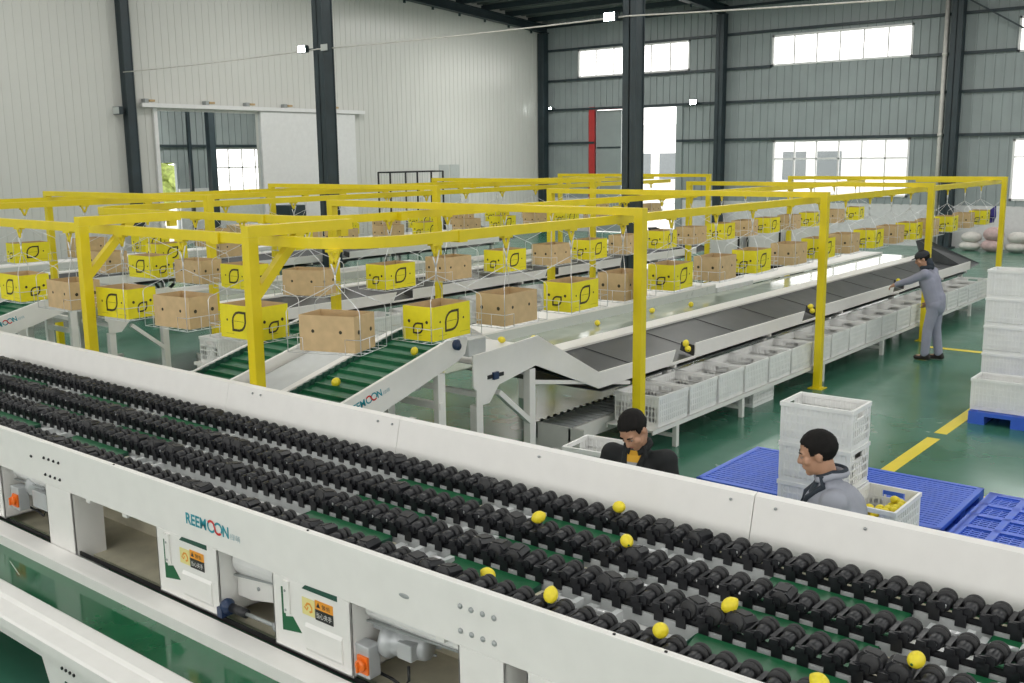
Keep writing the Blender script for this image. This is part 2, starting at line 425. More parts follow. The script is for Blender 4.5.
# sliding door in the white wall, with its top rail and brackets
d = struct(MB().box((XW+.02,17.02,0),(XW+.10,17.14,4.72),M_white2).box((XW+.02,20.79,0),(XW+.10,20.87,4.72),M_lgrey), 'door_2')
lf = MB().box((XW+.11,20.80,.05),(XW+.17,24.85,4.72),M_white2)
lf.build('door_leaf', d)
MB().box((XW+.08,16.6,4.74),(XW+.22,25.3,4.86),M_white2).build('door_rail', d)
for y in (16.85,18.9,20.4,21.9,23.9):
    MB().box((XW+.01,y-.14,4.86),(XW+.20,y-.02,4.98),M_grey).box((XW+.10,y-.02,4.90),(XW+.24,y+.16,4.96),M_brin).build('rail_bracket', d)
# light-coloured building and tree outside
b = thing('distant_building', 'white building seen outside through the open back door', 'building', (-40,64,0))
MB().box((-62,60,0),(-22,72,5.2),M_ext).build('wall', b)
for i in range(16): MB().box((-58+i*2.2,59.95,1.6),(-56.5+i*2.2,60.02,3.3),M_exw).build('window', b)
t = thing('leafy_tree', 'pale green sunlit tree outside the far annex doorway', 'tree', (-44,27,0))
mb = MB()
for i in range(60):
    a, r, h = random.uniform(0,2*PI), random.uniform(0,1.9), random.uniform(1.2,5.0)
    mb.ell((-44+r*math.cos(a),27+r*math.sin(a),h), (.55,.55,.42), M_leaf, nu=8, nv=6)
mb.build('crown', t); MB().cyl((-44,27,0),(-44,27,2.4),.14,M_brin).build('trunk', t)
# steel columns
def column(x, y, ztop, w, label, dep=None, base=True):
    t = thing('steel_column', label, 'column', (x,y,0)); dep = dep or w
    mb = MB().box((x-w/2,y-dep/2,0),(x+w/2,y-dep/2+.03,ztop),M_col).box((x-w/2,y+dep/2-.03,0),(x+w/2,y+dep/2,ztop),M_col).box((x-.012,y-dep/2,0),(x+.012,y+dep/2,ztop),M_col)
    mb.box((x-w/2+.015,y-dep/2+.02,0),(x+w/2-.015,y+dep/2-.02,ztop),M_col)
    mb.build('shaft', t)
    MB().box((x-w*.75,y-dep*.75,0),(x+w*.75,y+dep*.75,.04),M_col).build('base_plate', t)
    return t
column(-10.3,16.2,roofz(16.2)-.62,.29,'dark steel column in the middle of the hall, a lit floodlight near its top')
column(-18.8,16.2,roofz(16.2)-.62,.335,'dark steel column left of centre, in front of the sliding white door')
column(-27.3,16.2,roofz(16.2)-.62,.27,'dark steel column against the white wall, left of the door opening')
column(-27.28,35.7,roofz(35.7)-.62,.32,'dark steel column in the corner of the white and grey walls')
column(-18.8,35.7,roofz(35.7)-.62,.32,'dark steel column on the grey wall between the two high windows')
column(-10.3,35.7,roofz(35.7)-.62,.36,'dark blue-grey steel column at the right, beside the pale downpipe')
column(-33.6,23.2,6.9,.26,'dark teal steel column standing inside the annex beyond the door opening')
column(-34.3,22.72,6.9,.12,'slim brown-edged column at the annex doorway', .12)
tag(MB().cyl((-10.68,35.76,0),(-10.68,35.76,8.8),.075,M_sack).cyl((-10.68,35.76,3.7),(-10.68,35.76,3.8),.095,M_sack).cyl((-10.68,35.76,6.3),(-10.68,35.76,6.4),.095,M_sack).build('downpipe'), 'pale downpipe running up the grey wall beside the right column', 'pipe')
struct(MB().bar((-10.0,35.75,8.0),(-6.6,35.75,5.9),.05,.05,M_col), 'trim_%d' % k); k += 1
# floodlights
def flood(x, y, z, to, lit, label, s=1.0):
    t = thing('floodlight', label, 'lamp', (x,y,z))
    mb = MB().box((x-.17*s,y-.05,z-.11*s),(x+.17*s,y+.05,z+.11*s),M_col)
    for i in range(5): mb.box((x-.15*s+i*.07*s,y+.05,z-.09*s),(x-.13*s+i*.07*s,y+.08,z+.09*s),M_col)
    mb.build('housing', t)
    MB().box((x-.15*s,y-.062,z-.095*s),(x+.15*s,y-.052,z+.095*s),M_lamp if lit else M_gpanel).build('lens', t)
    MB().bar((x,y+.04,z),to,.03,.03,M_col).build('bracket', t)
flood(-10.62,15.93,5.66,(-10.44,16.15,5.66),True,'lit white floodlight on the middle column near the ceiling',.7)
flood(-19.20,15.93,5.72,(-18.96,16.15,5.72),True,'lit white floodlight on the left side of the column before the sliding door',.75)
flood(-18.40,15.93,5.70,(-18.64,16.15,5.70),False,'unlit floodlight on the right side of the column before the sliding door',.75)
flood(-27.33,15.85,4.62,(-27.33,16.07,4.62),False,'unlit floodlight on the column against the white wall')
flood(-19.95,35.7,5.20,(-19.95,35.99,5.20),True,'small lit floodlight on the grey back wall right of the back door',.85)
flood(-26.85,35.7,5.22,(-26.85,35.99,5.22),True,'tiny lit floodlight beside the corner column on the grey wall',.35)
# cable strung between columns
pts = [(-27.2,16.035,5.68)]
for (xa, za), (xb, zb) in (((-27.2,5.68),(-18.8,5.70)), ((-18.8,5.70),(-10.3,5.66)), ((-10.3,5.66),(-1.8,5.36))):
    for i in range(1, 9): q = i/8; pts.append((xa+(xb-xa)*q, 16.035, za+(zb-za)*q-.03*4*q*(1-q)))
c = MB().tube(pts,.015,M_sack).build('power_cable'); tag(c, 'pale cable strung high across the hall from column to column', 'cable')
# painted floor lines
def fl(x0,y0,x1,y1):
    global k
    struct(MB().box((x0,y0,.0005),(x1,y1,.003),M_yel), 'trim_%d' % k); k += 1
fl(-3.40,9.7,-3.26,11.62); fl(-3.40,11.86,-3.26,13.4); fl(-3.40,13.6,-3.26,17.2); fl(-5.2,17.15,-3.26,17.3); fl(-2.44,9.66,-2.30,9.86)

for (a,b,c,d) in fill_fwin: window('x', -9.1, a, b, c, d, 6, (4.5,6.5))  # frames and glass of the added front bands
for (a,b,c,d) in fill_rwin: window('y', 9.1, a, b, c, d, 6, (4.4,5.8))  # and of the added right-hand bands
# ================================================================== THE SORTING MACHINE (nearest)
YF = 3.18
sm = thing('sorting_machine', 'long white lemon sorting machine carrying four rows of black rollers in the foreground', 'machine', (-5,3.9,0))
X0, X1 = -12.0, 2.6
mb = MB().box((X0,YF,1.0),(X1,YF+.015,1.3),M_white).box((X0,YF+.0151,1.288),(X1,YF+.04,1.2998),M_white).box((X0,YF+.015,1.0),(X1,YF+.05,1.012),M_white)
mb.build('front_beam', sm, bevel=.003)
for x in (-7.7,-5.9,-4.0,-2.1,-1.86): MB().cyl((x,YF+.02,1.298),(x,YF+.02,1.304),.007,M_blk,8).build('screw', sm)
def leg(x0, x1):
    m = MB().box((x0,YF,0),(x1,YF+.012,1.0),M_white).box((x1-.012,YF,0),(x1,YF+.22,1.0),M_white).box((x0,YF,0),(x0+.012,YF+.22,1.0),M_white)
    m.build('leg', sm, bevel=.003)
leg(-6.82,-6.46); leg(-2.94,-2.66); leg(-11.0,-10.65); leg(-.4,-.1); leg(1.6,1.9)
for xa in (-10.2,-7.0,-3.7,-.3):
    MB().box((xa,4.40,0),(xa+.1,4.50,1.2),M_white).build('leg', sm)
def bolts(xc, zc, big, m):
    for r in (0, 1):
        for i in range(4):
            x = xc + i*.067; z = zc - r*.12
            MB().lathe([(.013*big,0),(.012*big,.005),(.006*big,.011)], (x,YF,z), (0,-1,0), m, 10).build('bolt', sm)
bolts(-6.79,1.188,.85,M_blk); bolts(-2.92,1.196,1.1,M_grey); bolts(-10.9,1.188,.85,M_grey)
MB().ell((-6.98,YF-.002,1.165),(.018,.006,.010),M_blk).build('hole', sm)
MB().ell((-3.28,YF-.002,1.145),(.035,.004,.012),M_grey).build('hole', sm)
brand(sm, (-5.09,YF-.001,1.102), (1,0,0), (0,0,1), .068)
# inner guard and mounting tabs under the beam
for x in (-6.3,-5.85,-3.10,-2.99): MB().box((x,YF+.02,.965),(x+.055,YF+.09,1.0),M_white).build('tab', sm)
# discharge cabinets
def cabinet(x0, x1, sticker=True):
    c = MB().box((x0,YF,.585),(x1,YF+.012,1.0),M_white).box((x1-.012,YF,.585),(x1,YF+.55,1.0),M_white).box((x0,YF,.585),(x0+.012,YF+.55,1.0),M_white).box((x0,YF,.585),(x1,YF+.55,.597),M_white).build('cabinet', sm, bevel=.003)
    MB().poly([(x0+.075,YF-.0002,.94),(x0+.095,YF-.0002,.94),(x0+.105,YF-.0002,.775),(x0+.165,YF-.0002,.79),(x0+.235,YF-.0002,.715),(x0+.075,YF-.0002,.69)], (0,-1,0), .0015, M_green).build('chute_gap', c)
    MB().poly([(x0+.25,YF-.0002,.975),(x0+.28,YF-.0002,1.0),(x1-.10,YF-.0002,1.005),(x1-.10,YF-.0002,.975)], (0,-1,0), .0015, M_dgreen).build('slot', c)
    p = MB().box((x0+.105,YF-.012,.80),(x0+.15,YF-.001,.985),M_white)
    for z in (.82,.93): p.cyl((x0+.12,YF-.014,z),(x0+.12,YF-.010,z),.008,M_grey,8)
    p.build('flap', c)
    MB().prism([(YF,.63),(YF-.010,.65),(YF-.010,.77),(YF,.79)], 'x', x0+.27, x1-.07, M_white).build('hatch', c)
    if sticker:
        sx = x0+.25; sz = .835
        MB().box((sx,YF-.003,sz),(sx+.10,YF-.001,sz+.095),M_ysticker).build('yellow_sticker', c)
        st = MB(); ribbon(st, [(.03,.05),(.045,.068),(.065,.068),(.08,.05),(.08,.03),(.06,.022)], .012, M_osticker, (1,0,0), (0,0,1), (sx,YF-.003,sz)); ribbon(st, [(.02,.045),(.04,.03),(.05,.05)], .01, M_osticker, (1,0,0), (0,0,1), (sx,YF-.003,sz)); st.build('sticker_print', c)
        MB().box((sx+.105,YF-.003,sz+.055),(sx+.245,YF-.001,sz+.105),M_osticker).build('orange_sticker', c)
        MB().box((sx+.105,YF-.003,sz-.005),(sx+.245,YF-.001,sz+.055),M_bsticker).build('black_sticker', c)
        text_mesh('\u5f53\u5fc3\u5939\u624b', .034, M_white, (1,0,0), (0,0,1), (sx+.115,YF-.003,sz+.012), '', None, width=.12).build('warning_characters', c)
        w = text_mesh('\u8b66\u544a', .028, M_bsticker, (1,0,0), (0,0,1), (sx+.16,YF-.003,sz+.068), '', None, width=.065)
        w.poly([(sx+.118,YF-.0042,sz+.068),(sx+.148,YF-.0042,sz+.068),(sx+.133,YF-.0042,sz+.096)], (0,-1,0), .0006, M_bsticker)
        w.build('warning_heading', c)
cabinet(-5.43,-4.80); cabinet(-4.30,-3.67); cabinet(-2.54,-1.91); cabinet(-9.1,-8.47); cabinet(-8.0,-7.5,False)
# white rounded aprons between the cabinets with the link rods
def apron(x0, x1, low=False):
    m = MB(); p = [(3.30,1.0)] + [(3.30+.02*math.sin(i/6*PI)-.05*math.sin(i/6*PI/1), .98-(.15 if low else .10)*i/6) for i in range(7)] + [(3.40,.83 if low else .88)]
    m.prism(p, 'x', x0, x1, M_white2); m.build('apron', sm)
    MB().bar((x0,3.285,.822 if low else .870),(x1,3.285,.875 if low else .90),.02,.010,M_grey).build('apron_seam', sm)
    if not low: return
    m = MB().poly([(x0,3.30,.815),(x1,3.30,.868),(x1,3.30,.76),(x0+.12,3.30,.69),(x0,3.30,.69)], (0,1,0), .02, M_white).cyl((x0+.2,3.302,.78),(x0+.2,3.294,.78),.012,M_grey,10)
    m.build('lower_apron', sm)
apron(-4.79,-4.31,True); apron(-3.66,-2.96); apron(-7.5,-6.84)
r = MB().cyl((-4.62,3.215,.655),(-4.32,3.215,.66),.011,M_grey).build('link_rod', sm)
cl = MB().box((-4.81,3.16,.60),(-4.765,3.25,.66),M_navy).lathe([(.045,0),(.048,.02),(.03,.05)], (-4.79,3.21,.655), (1,0,0), M_navy, 14)
cl.cyl((-4.75,3.215,.655),(-4.60,3.215,.656),.026,M_roll).build('clamp', r)
MB().lathe([(.022,0),(.03,.02),(.03,.05),(.02,.06)], (-4.345,3.215,.66), (1,0,0), M_grey, 12).build('rod_joint', r)
# gear motors with orange switch boxes
def motor(x, z=.73):
    m = MB().lathe([(.05,0),(.085,.0),(.092,.02),(.092,.05),(.075,.06),(.075,.10),(.08,.11),(.08,.14),(.072,.15),(.072,.24),(.06,.26)], (x,3.33,z), (1,.28,0), M_motor, 24).build('gear_motor', sm)
    fb = MB()
    for i in range(10):
        a = 2*PI*i/10; fb.bar((x+.15,3.40+.072*math.cos(a),z+.072*math.sin(a)),(x+.24,3.43+.072*math.cos(a),z+.072*math.sin(a)),.006,.012,M_motor)
    fb.build('cooling_fin', m)
    MB().box((x+.13,3.28,z-.045),(x+.23,3.36,z+.045),M_motor).build('terminal_box', m, bevel=.006)
    MB().box((x-.12,3.33,z+.03),(x+.03,3.42,z+.085),M_motor).build('gearbox', m, bevel=.006)
    z -= .045; s = MB().box((x-.11,3.20,z-.13),(x+.01,3.28,z+.045),M_motor).build('switch_box', m, bevel=.006)
    kb = MB().box((x-.065,3.185,z-.10),(x+.012,3.20,z-.005),M_orange)
    kb.lathe([(.032,0),(.034,.02),(.02,.028)], (x-.026,3.185,z-.05), (0,-1,0), M_orange, 16).box((x-.032,3.145,z-.078),(x-.020,3.165,z-.022),M_orange)
    kb.build('switch_knob', s, bevel=.003)
    MB().tube([(x+.17,3.32,z-.05),(x+.18,3.31,z-.12),(x+.14,3.31,z-.17),(x+.05,3.32,z-.16),(x-.06,3.28,z-.12)],.008,M_black).build('cable', m)
motor(-3.58,.775); motor(-7.30,.86)
MB().box((-7.16,3.24,.74),(-6.90,3.40,.87),M_motor).build('control_box', sm, bevel=.006)
# trays, inner belts and skirts visible through the openings
MB().box((X0,3.30,.50),(X1,3.75,.525),M_cream).build('lower_tray', sm)
MB().box((X0,3.76,.64),(X1,4.38,.66),M_cream).build('inner_belt', sm)
MB().box((X0,3.745,.525),(X1,3.76,.66),M_cream).build('belt_skirt', sm)
for y, z in ((3.748,.672),): MB().box((X0,y-.014,z-.012),(X1,y+.014,z+.014),M_blk).build('belt_edge', sm)
MB().box((X0,4.52,.45),(X1,4.54,1.17),M_cream).build('back_skirt', sm)
# bed under the rollers
mb = MB().box((X0,3.24,1.13),(X1,4.60,1.145),M_white2)
mb.build('bed', sm)
LY = (4.42, 4.03, 3.68, 3.30); OFF = (0, .03, .06, .06)
GX = [(-11.1,-10.4),(-9.7,-9.05),(-8.40,-7.68),(-7.13,-6.42),(-4.45,-3.79),(-3.36,-2.78),(-1.94,-1.29),(-.95,-.3),(.45,1.08),(1.55,2.2)]
for yl in LY[:3]:
    for a, b in GX:
        p = MB().prism([(yl-.27,1.150),(yl-.085,1.188),(yl-.085,1.200),(yl-.27,1.162)], 'x', a, b, M_green)
        p.box((a-.006,yl-.27,1.148),(a,yl-.085,1.195),M_dgreen).box((b,yl-.27,1.148),(b+.006,yl-.085,1.195),M_dgreen)
        p.build('discharge_pad', sm)
    for a, b in GX:
        e = MB()
        for q in (b+.09, b+.30):
            e.box((q,yl-.21,1.146),(q+.05,yl-.10,1.19),M_lgrey).cyl((q+.06,yl-.15,1.19),(q+.15,yl-.15,1.19),.014,M_wire,10).box((q+.16,yl-.19,1.146),(q+.19,yl-.12,1.215),M_lgrey)
        e.box((b+.02,yl-.30,1.146),(b+.05,yl-.10,1.175),M_cream)
        e.build('ejector', sm)
    MB().box((X0,yl-.068,1.146),(X1,yl-.055,1.208),M_lgrey).build('lane_rail', sm)
    # small uprights between pads
MB().box((X0,4.56,1.146),(X1,4.575,1.22),M_green).build('rear_strip', sm)
# rear panel in long sheets with screws
for a, b in ((X0,-6.72),(-6.716,-4.8),(-4.796,-2.205),(-2.2,X1)):
    MB().prism([(4.585,1.13),(4.665,1.46),(4.695,1.475),(4.71,1.46),(4.60,1.13)], 'x', a, b, M_white).build('rear_panel', sm)
sc = MB()
for x in (-6.4,-6.3,-5.0,-4.86,-3.6,-2.33,-2.08,-1.62,-.8): sc.cyl((x,4.652,1.42),(x,4.645,1.422),.008,M_grey,8)
sc.build('panel_screw', sm)
MB().box((X0,4.60,.45),(X1,4.63,1.13),M_white).build('rear_skirt', sm)
# -------- roller lanes: four moving chains, each carrier a part with its roller
def roller_meshes():
    r = MB()                                          # grooved double wheel behind a slimmer hub, axis along Y
    for y0 in (.006, .034):
        r.lathe([(.014,y0),(.037,y0),(.0415,y0+.003),(.0435,y0+.010),(.0415,y0+.017),(.035,y0+.020),(.014,y0+.020)], (0,0,0), (0,1,0), M_rim, 24)
    r.lathe([(.012,-.056),(.024,-.056),(.029,-.050),(.031,-.010),(.026,.006)], (0,0,0), (0,1,0), M_roll, 18)
    r.cyl((0,-.062,0),(0,.060,0),.012,M_grey,8)
    c = MB()                                          # carrier: fork arms, side block and hanging foot
    for y in (-.060, .060):
        c.prism([(-.066,-.030),(-.016,-.036),(.014,-.018),(.014,.010),(-.004,.018),(-.050,.008),(-.066,-.010)], 'y', y-.006, y+.006, M_roll)
    c.box((-.068,-.052,-.036),(-.046,.054,.008),M_roll)
    c.box((-.050,-.076,-.070),(-.004,-.067,-.012),M_roll)
    c.box((-.060,-.076,-.020),(-.020,-.055,.008),M_roll)
    c.box((-.066,-.050,-.056),(.044,-.040,-.030),M_roll)
    c.box((-.040,-.020,-.080),(-.012,.030,-.036),M_roll)
    t = MB()                                          # tipped carrier seen as a flat cup
    t.prism([(-.050,-.020),(.046,-.024),(.050,.022),(.030,.040),(-.034,.042),(-.050,.026)], 'y', -.046, .046, M_roll)
    t.lathe([(.010,-.056),(.034,-.056),(.040,-.05),(.040,-.036),(.030,-.030),(.030,.030),(.040,.036),(.040,.05),(.034,.056),(.010,.056)], (0,0,.004), (0,1,0), M_rim, 16)
    t.box((-.030,-.030,.040),(.028,.030,.046),M_rim)
    return r.mesh('roller'), c.mesh('carrier'), t.mesh('roller_tipped')
RM, CM, TM = roller_meshes()
names = ['rearmost row of black sorting rollers, beside the white rear panel', 'second row of black sorting rollers from the white rear panel', 'third row of black sorting rollers from the white rear panel', 'frontmost row of black sorting rollers, just behind the white branded beam']
rng = random.Random(3)
for li, yl in enumerate(LY):
    ln = thing('roller_chain', names[li], 'roller chain', (-5,yl,1.262), 'rows of sorting rollers')
    MB().box((X0,yl-.012,1.172),(X1,yl+.012,1.185),M_grey).build('chain', ln)
    for i in range(100):
        x = .59 - .11*i - OFF[li]
        c = bpy.data.objects.new('carrier', CM); C.objects.link(c); c.parent = ln; c.location = (x+5,0,0)
        tipped = rng.random() < .22
        r = bpy.data.objects.new('roller', TM if tipped else RM); C.objects.link(r); r.parent = c
        if tipped: r.rotation_euler = (rng.uniform(-.25,.1), rng.uniform(-.25,.25), rng.uniform(-.3,.3))
        else: r.rotation_euler = (0, rng.uniform(0,6), rng.uniform(-.12,.12))
    far = bmesh.new()
    for j in range(1, 18):                            # the same carriers continuing past the right edge of the view
        for src in (CM, RM):
            tmp = src.copy(); tmp.transform(Matrix.Translation((.59+.11*j-OFF[li]+5,0,0))); far.from_mesh(tmp); bpy.data.meshes.remove(tmp)
    fm = bpy.data.meshes.new('carrier_row'); far.to_mesh(fm); far.free(); fm.materials.append(M_roll)
    fo = bpy.data.objects.new('carrier_row', fm); C.objects.link(fo); fo.parent = ln; fo['kind'] = 'stuff'
    for q in fm.polygons: q.material_index = 0
# -------- loose lemons
def lemon_mesh():
    m = MB(); prof = [(.0035,-.041),(.010,-.038),(.020,-.031),(.029,-.019),(.0325,-.004),(.0315,.010),(.026,.023),(.017,.033),(.009,.039),(.0035,.0425)]
    m.lathe(prof, (0,0,0), (0,0,1), M_lemon, 18); m.lathe([(.006,0),(.004,.002)], (0,0,-.042), (0,0,1), M_green, 8)
    return m.mesh('lemon')
LM = lemon_mesh()
def lemon(x, y, z, label, group, s=1.0, rot=None):
    o = bpy.data.objects.new('lemon', LM); C.objects.link(o); o.location = (x,y,z); o.scale = (s,s,s)
    o.rotation_euler = rot or (rng.uniform(.6,1.6), rng.uniform(-.4,.4), rng.uniform(0,6))
    return tag(o, label, 'lemon', group)
def onroll(xw, li):                                   # nearest gap between two rollers
    i = round((.59+.055 - OFF[li] - xw)/.11); return .59 + .055 - OFF[li] - .11*i
for xw, li, lab in ((-2.92,0,'lemon riding the rearmost roller row, in front of the worker in the black jacket'), (-3.13,1,'lemon riding the second roller row, leftmost of its two'), (-2.58,1,'lemon riding the second roller row, rightmost of its two'),
                    (-1.80,2,'lemon riding the third roller row, leftmost of its two'), (-1.03,2,'lemon riding the third roller row, near the lower right corner'),
                    (-2.95,3,'lemon half hidden behind the front roller row, leftmost one there'), (-2.48,3,'lemon riding the front roller row, above the beam bolts'),(-1.96,3,'lemon riding the front roller row, third from the left'),(-1.30,3,'lemon riding the front roller row, at the bottom edge of the view')):
    y = LY[li] + (.11 if 'half hidden' in lab else 0); z = 1.325 if 'half' not in lab else 1.262
    lemon(onroll(xw,li) if 'half' not in lab else xw, y, z, lab, 'lemons on the sorting rollers', 1.0)
# -------- takeaway belt in front
tk = thing('takeaway_conveyor', 'white-railed conveyor with a glossy green belt along the front of the sorting machine', 'conveyor', (-5,2.8,0))
MB().box((X0,3.205,.55),(X1,3.215,.578),M_blk).build('edge_strip', tk)
MB().prism([(3.03,.50),(3.03,.562),(3.05,.565),(3.172,.565),(3.172,.46),(3.03,.46)], 'x', X0, X1, M_white).build('inner_rail', tk)
MB().box((X0,2.70,.478),(X1,3.03,.49),M_glossg).build('belt', tk)
MB().prism([(2.70,.46),(2.70,.535),(2.685,.545),(2.60,.545),(2.58,.525),(2.47,.525),(2.455,.515),(2.455,.46),(2.50,.455)], 'x', X0, X1, M_white).build('outer_rail', tk)
MB().prism([(2.56,.30),(2.54,.46),(2.56,.46),(2.58,.30)], 'x', X0, X1, M_white).build('outer_skirt', tk)
for x in (-10.2,-5.72,-1.6):
    g = MB().poly([(x,2.535,.40),(x+.85,2.535,.40),(x+.72,2.535,.12),(x+.72,2.535,0),(x+.13,2.535,0),(x+.13,2.535,.12)], (0,1,0), .02, M_white)
    g.build('leg_plate', tk)
    b = MB()
    for i in range(4): b.cyl((x+.28+i*.045,2.535,.335),(x+.28+i*.045,2.527,.335),.010,M_blk,8)
    b.build('bolt', tk)
    MB().box((x+.30,2.530,.10),(x+.44,2.534,.26),M_dgreen).build('cutout', tk)
    MB().box((x+.2,3.05,0),(x+.3,3.15,.46),M_white).build('leg', tk)
MB().bar((-7.0,2.95,.488),(-6.6,2.85,.492),.004,.002,M_sack).build('belt_scratch', tk)
# ================================================================== CONVEYORS BEHIND
def elevator(x0, x1, dy, label, logo=True, y0=5.13, legs=True, gp=None):
    """inclined green belt between white side panels"""
    t = thing('inclined_conveyor', label, 'conveyor', ((x0+x1)/2, 5.8+dy, 0), gp)
    sl = .26; zt = lambda y: 1.285+sl*(y-5.1)                # side panel top line
    ya, yb = y0, 6.58
    for s, x in ((0,x0),(1,x1)):
        d = .035
        p = [(ya,zt(ya)),(6.42,zt(6.42)),(6.60,1.66),(6.66,1.60),(6.62,1.47),(6.50,1.41),(ya,zt(ya)-.29)]
        MB().prism([(y+dy,z) for y,z in p], 'x', x-(d if s else 0), x+(0 if s else d), M_white).build('side_panel', t, bevel=.003)
    b = MB(); xa, xb = x0+.05, x1-.04
    b.poly([(xa,ya+dy,zt(ya)-.05),(xb,ya+dy,zt(ya)-.05),(xb,6.5+dy,zt(6.5)-.05),(xa,6.5+dy,zt(6.5)-.05)], (0,-.25,1), -.012, M_gbelt)
    y = ya+.03
    while y < 6.48:
        b.bar((xa+.05,y+dy,zt(y)-.040),(xb-.02,y+dy,zt(y)-.040),.035,.028,M_gbelt); y += .135
    b.build('cleated_belt', t)
    sw = MB(); y = ya; i = 0
    while y < 6.48:
        sw.bar((xa+.005+.018*(i%2),y+dy,zt(y)-.03),(xa+.005+.018*((i+1)%2),y+.035+dy,zt(y+.035)-.03),.008,.055,M_dgreen); y += .035; i += 1
    sw.build('belt_sidewall', t)
    MB().cyl((x0+.03,6.50+dy,1.56),(x1+.035,6.50+dy,1.56),.035,M_navy).lathe([(.05,0),(.05,.012),(.03,.03),(.0,.035)], (x1,6.50+dy,1.575), (1,0,0), M_navy, 14).build('drive_roller', t)
    if legs:
        for x in (x0+.02, x1-.07):
            MB().box((x,6.27+dy,0),(x+.06,6.36+dy,1.34),M_white).build('leg', t)
        MB().box((x0,6.28+dy,1.02),(x1,6.33+dy,1.08),M_white).build('stretcher', t)
    if logo:
        u = Vector((0,1,sl)).normalized(); brand(t, (x1+.001,5.235+dy,zt(5.235)-.125), u, Vector((1,0,0)).cross(u), .060)
    return t
CRATES = {}
def crate_mesh(L, W, H):
    """ventilated plastic crate, long side along X"""
    m = MB(); t = .012; tx, ty = L/2, W/2
    def ys(sg, x0, x1, z0, z1, out=0, th=t):           # strip on a long (Y) wall
        a, b = sg*(ty-th), sg*(ty+out); m.box((x0,min(a,b),z0),(x1,max(a,b),z1),M_crate)
    def xs(sg, y0, y1, z0, z1, out=0, th=t):
        a, b = sg*(tx-th), sg*(tx+out); m.box((min(a,b),y0,z0),(max(a,b),y1,z1),M_crate)
    m.box((-tx+.01,-ty+.01,0),(tx-.01,ty-.01,.012),M_crate)
    for sg in (-1,1):
        for z0, z1, o in ((H-.035,H,.009),(0,.045,0),(H*.30-.008,H*.30+.008,.002),(H*.5-.008,H*.5+.008,.002),(H*.70-.008,H*.70+.008,.002)):
            ys(sg,-tx-o,tx+o,z0,z1,o); xs(sg,-ty+t,ty-t,z0,z1,o)
        n = int(L/.042)
        for i in range(n+1):
            x = -tx+L*i/n; w = .008 if 0 < i < n else .024
            ys(sg,max(-tx,x-w),min(tx,x+w),.04,H-.03,.003)
        n = int(W/.042)
        for i in range(n+1):
            y = -ty+W*i/n; w = .008 if 0 < i < n else .024
            xs(sg,max(-ty,y-w),min(ty,y+w),.04,H-.03 if abs(y) > .07 else H-.115,.003)
        xs(sg,-.085,.085,H-.125,H-.10,.003)
        ys(sg,-tx+.02,tx-.02,.05,H-.03,-.004,.008)
        xs(sg,-ty+.02,ty-.02,.05,H-.125,-.004,.008); xs(sg,.09,ty-.02,.05,H-.03,-.004,.008); xs(sg,-ty+.02,-.09,.05,H-.03,-.004,.008)
    return m.mesh('plastic_crate')
def crate(x, y, z, rz, label, group, dims=(.60,.42,.34), name='plastic_crate'):
    if dims not in CRATES: CRATES[dims] = crate_mesh(*dims)
    o = bpy.data.objects.new(name, CRATES[dims]); C.objects.link(o); o.location = (x,y,z); o.rotation_euler = (0,0,rz)
    return tag(o, label, 'crate', group)
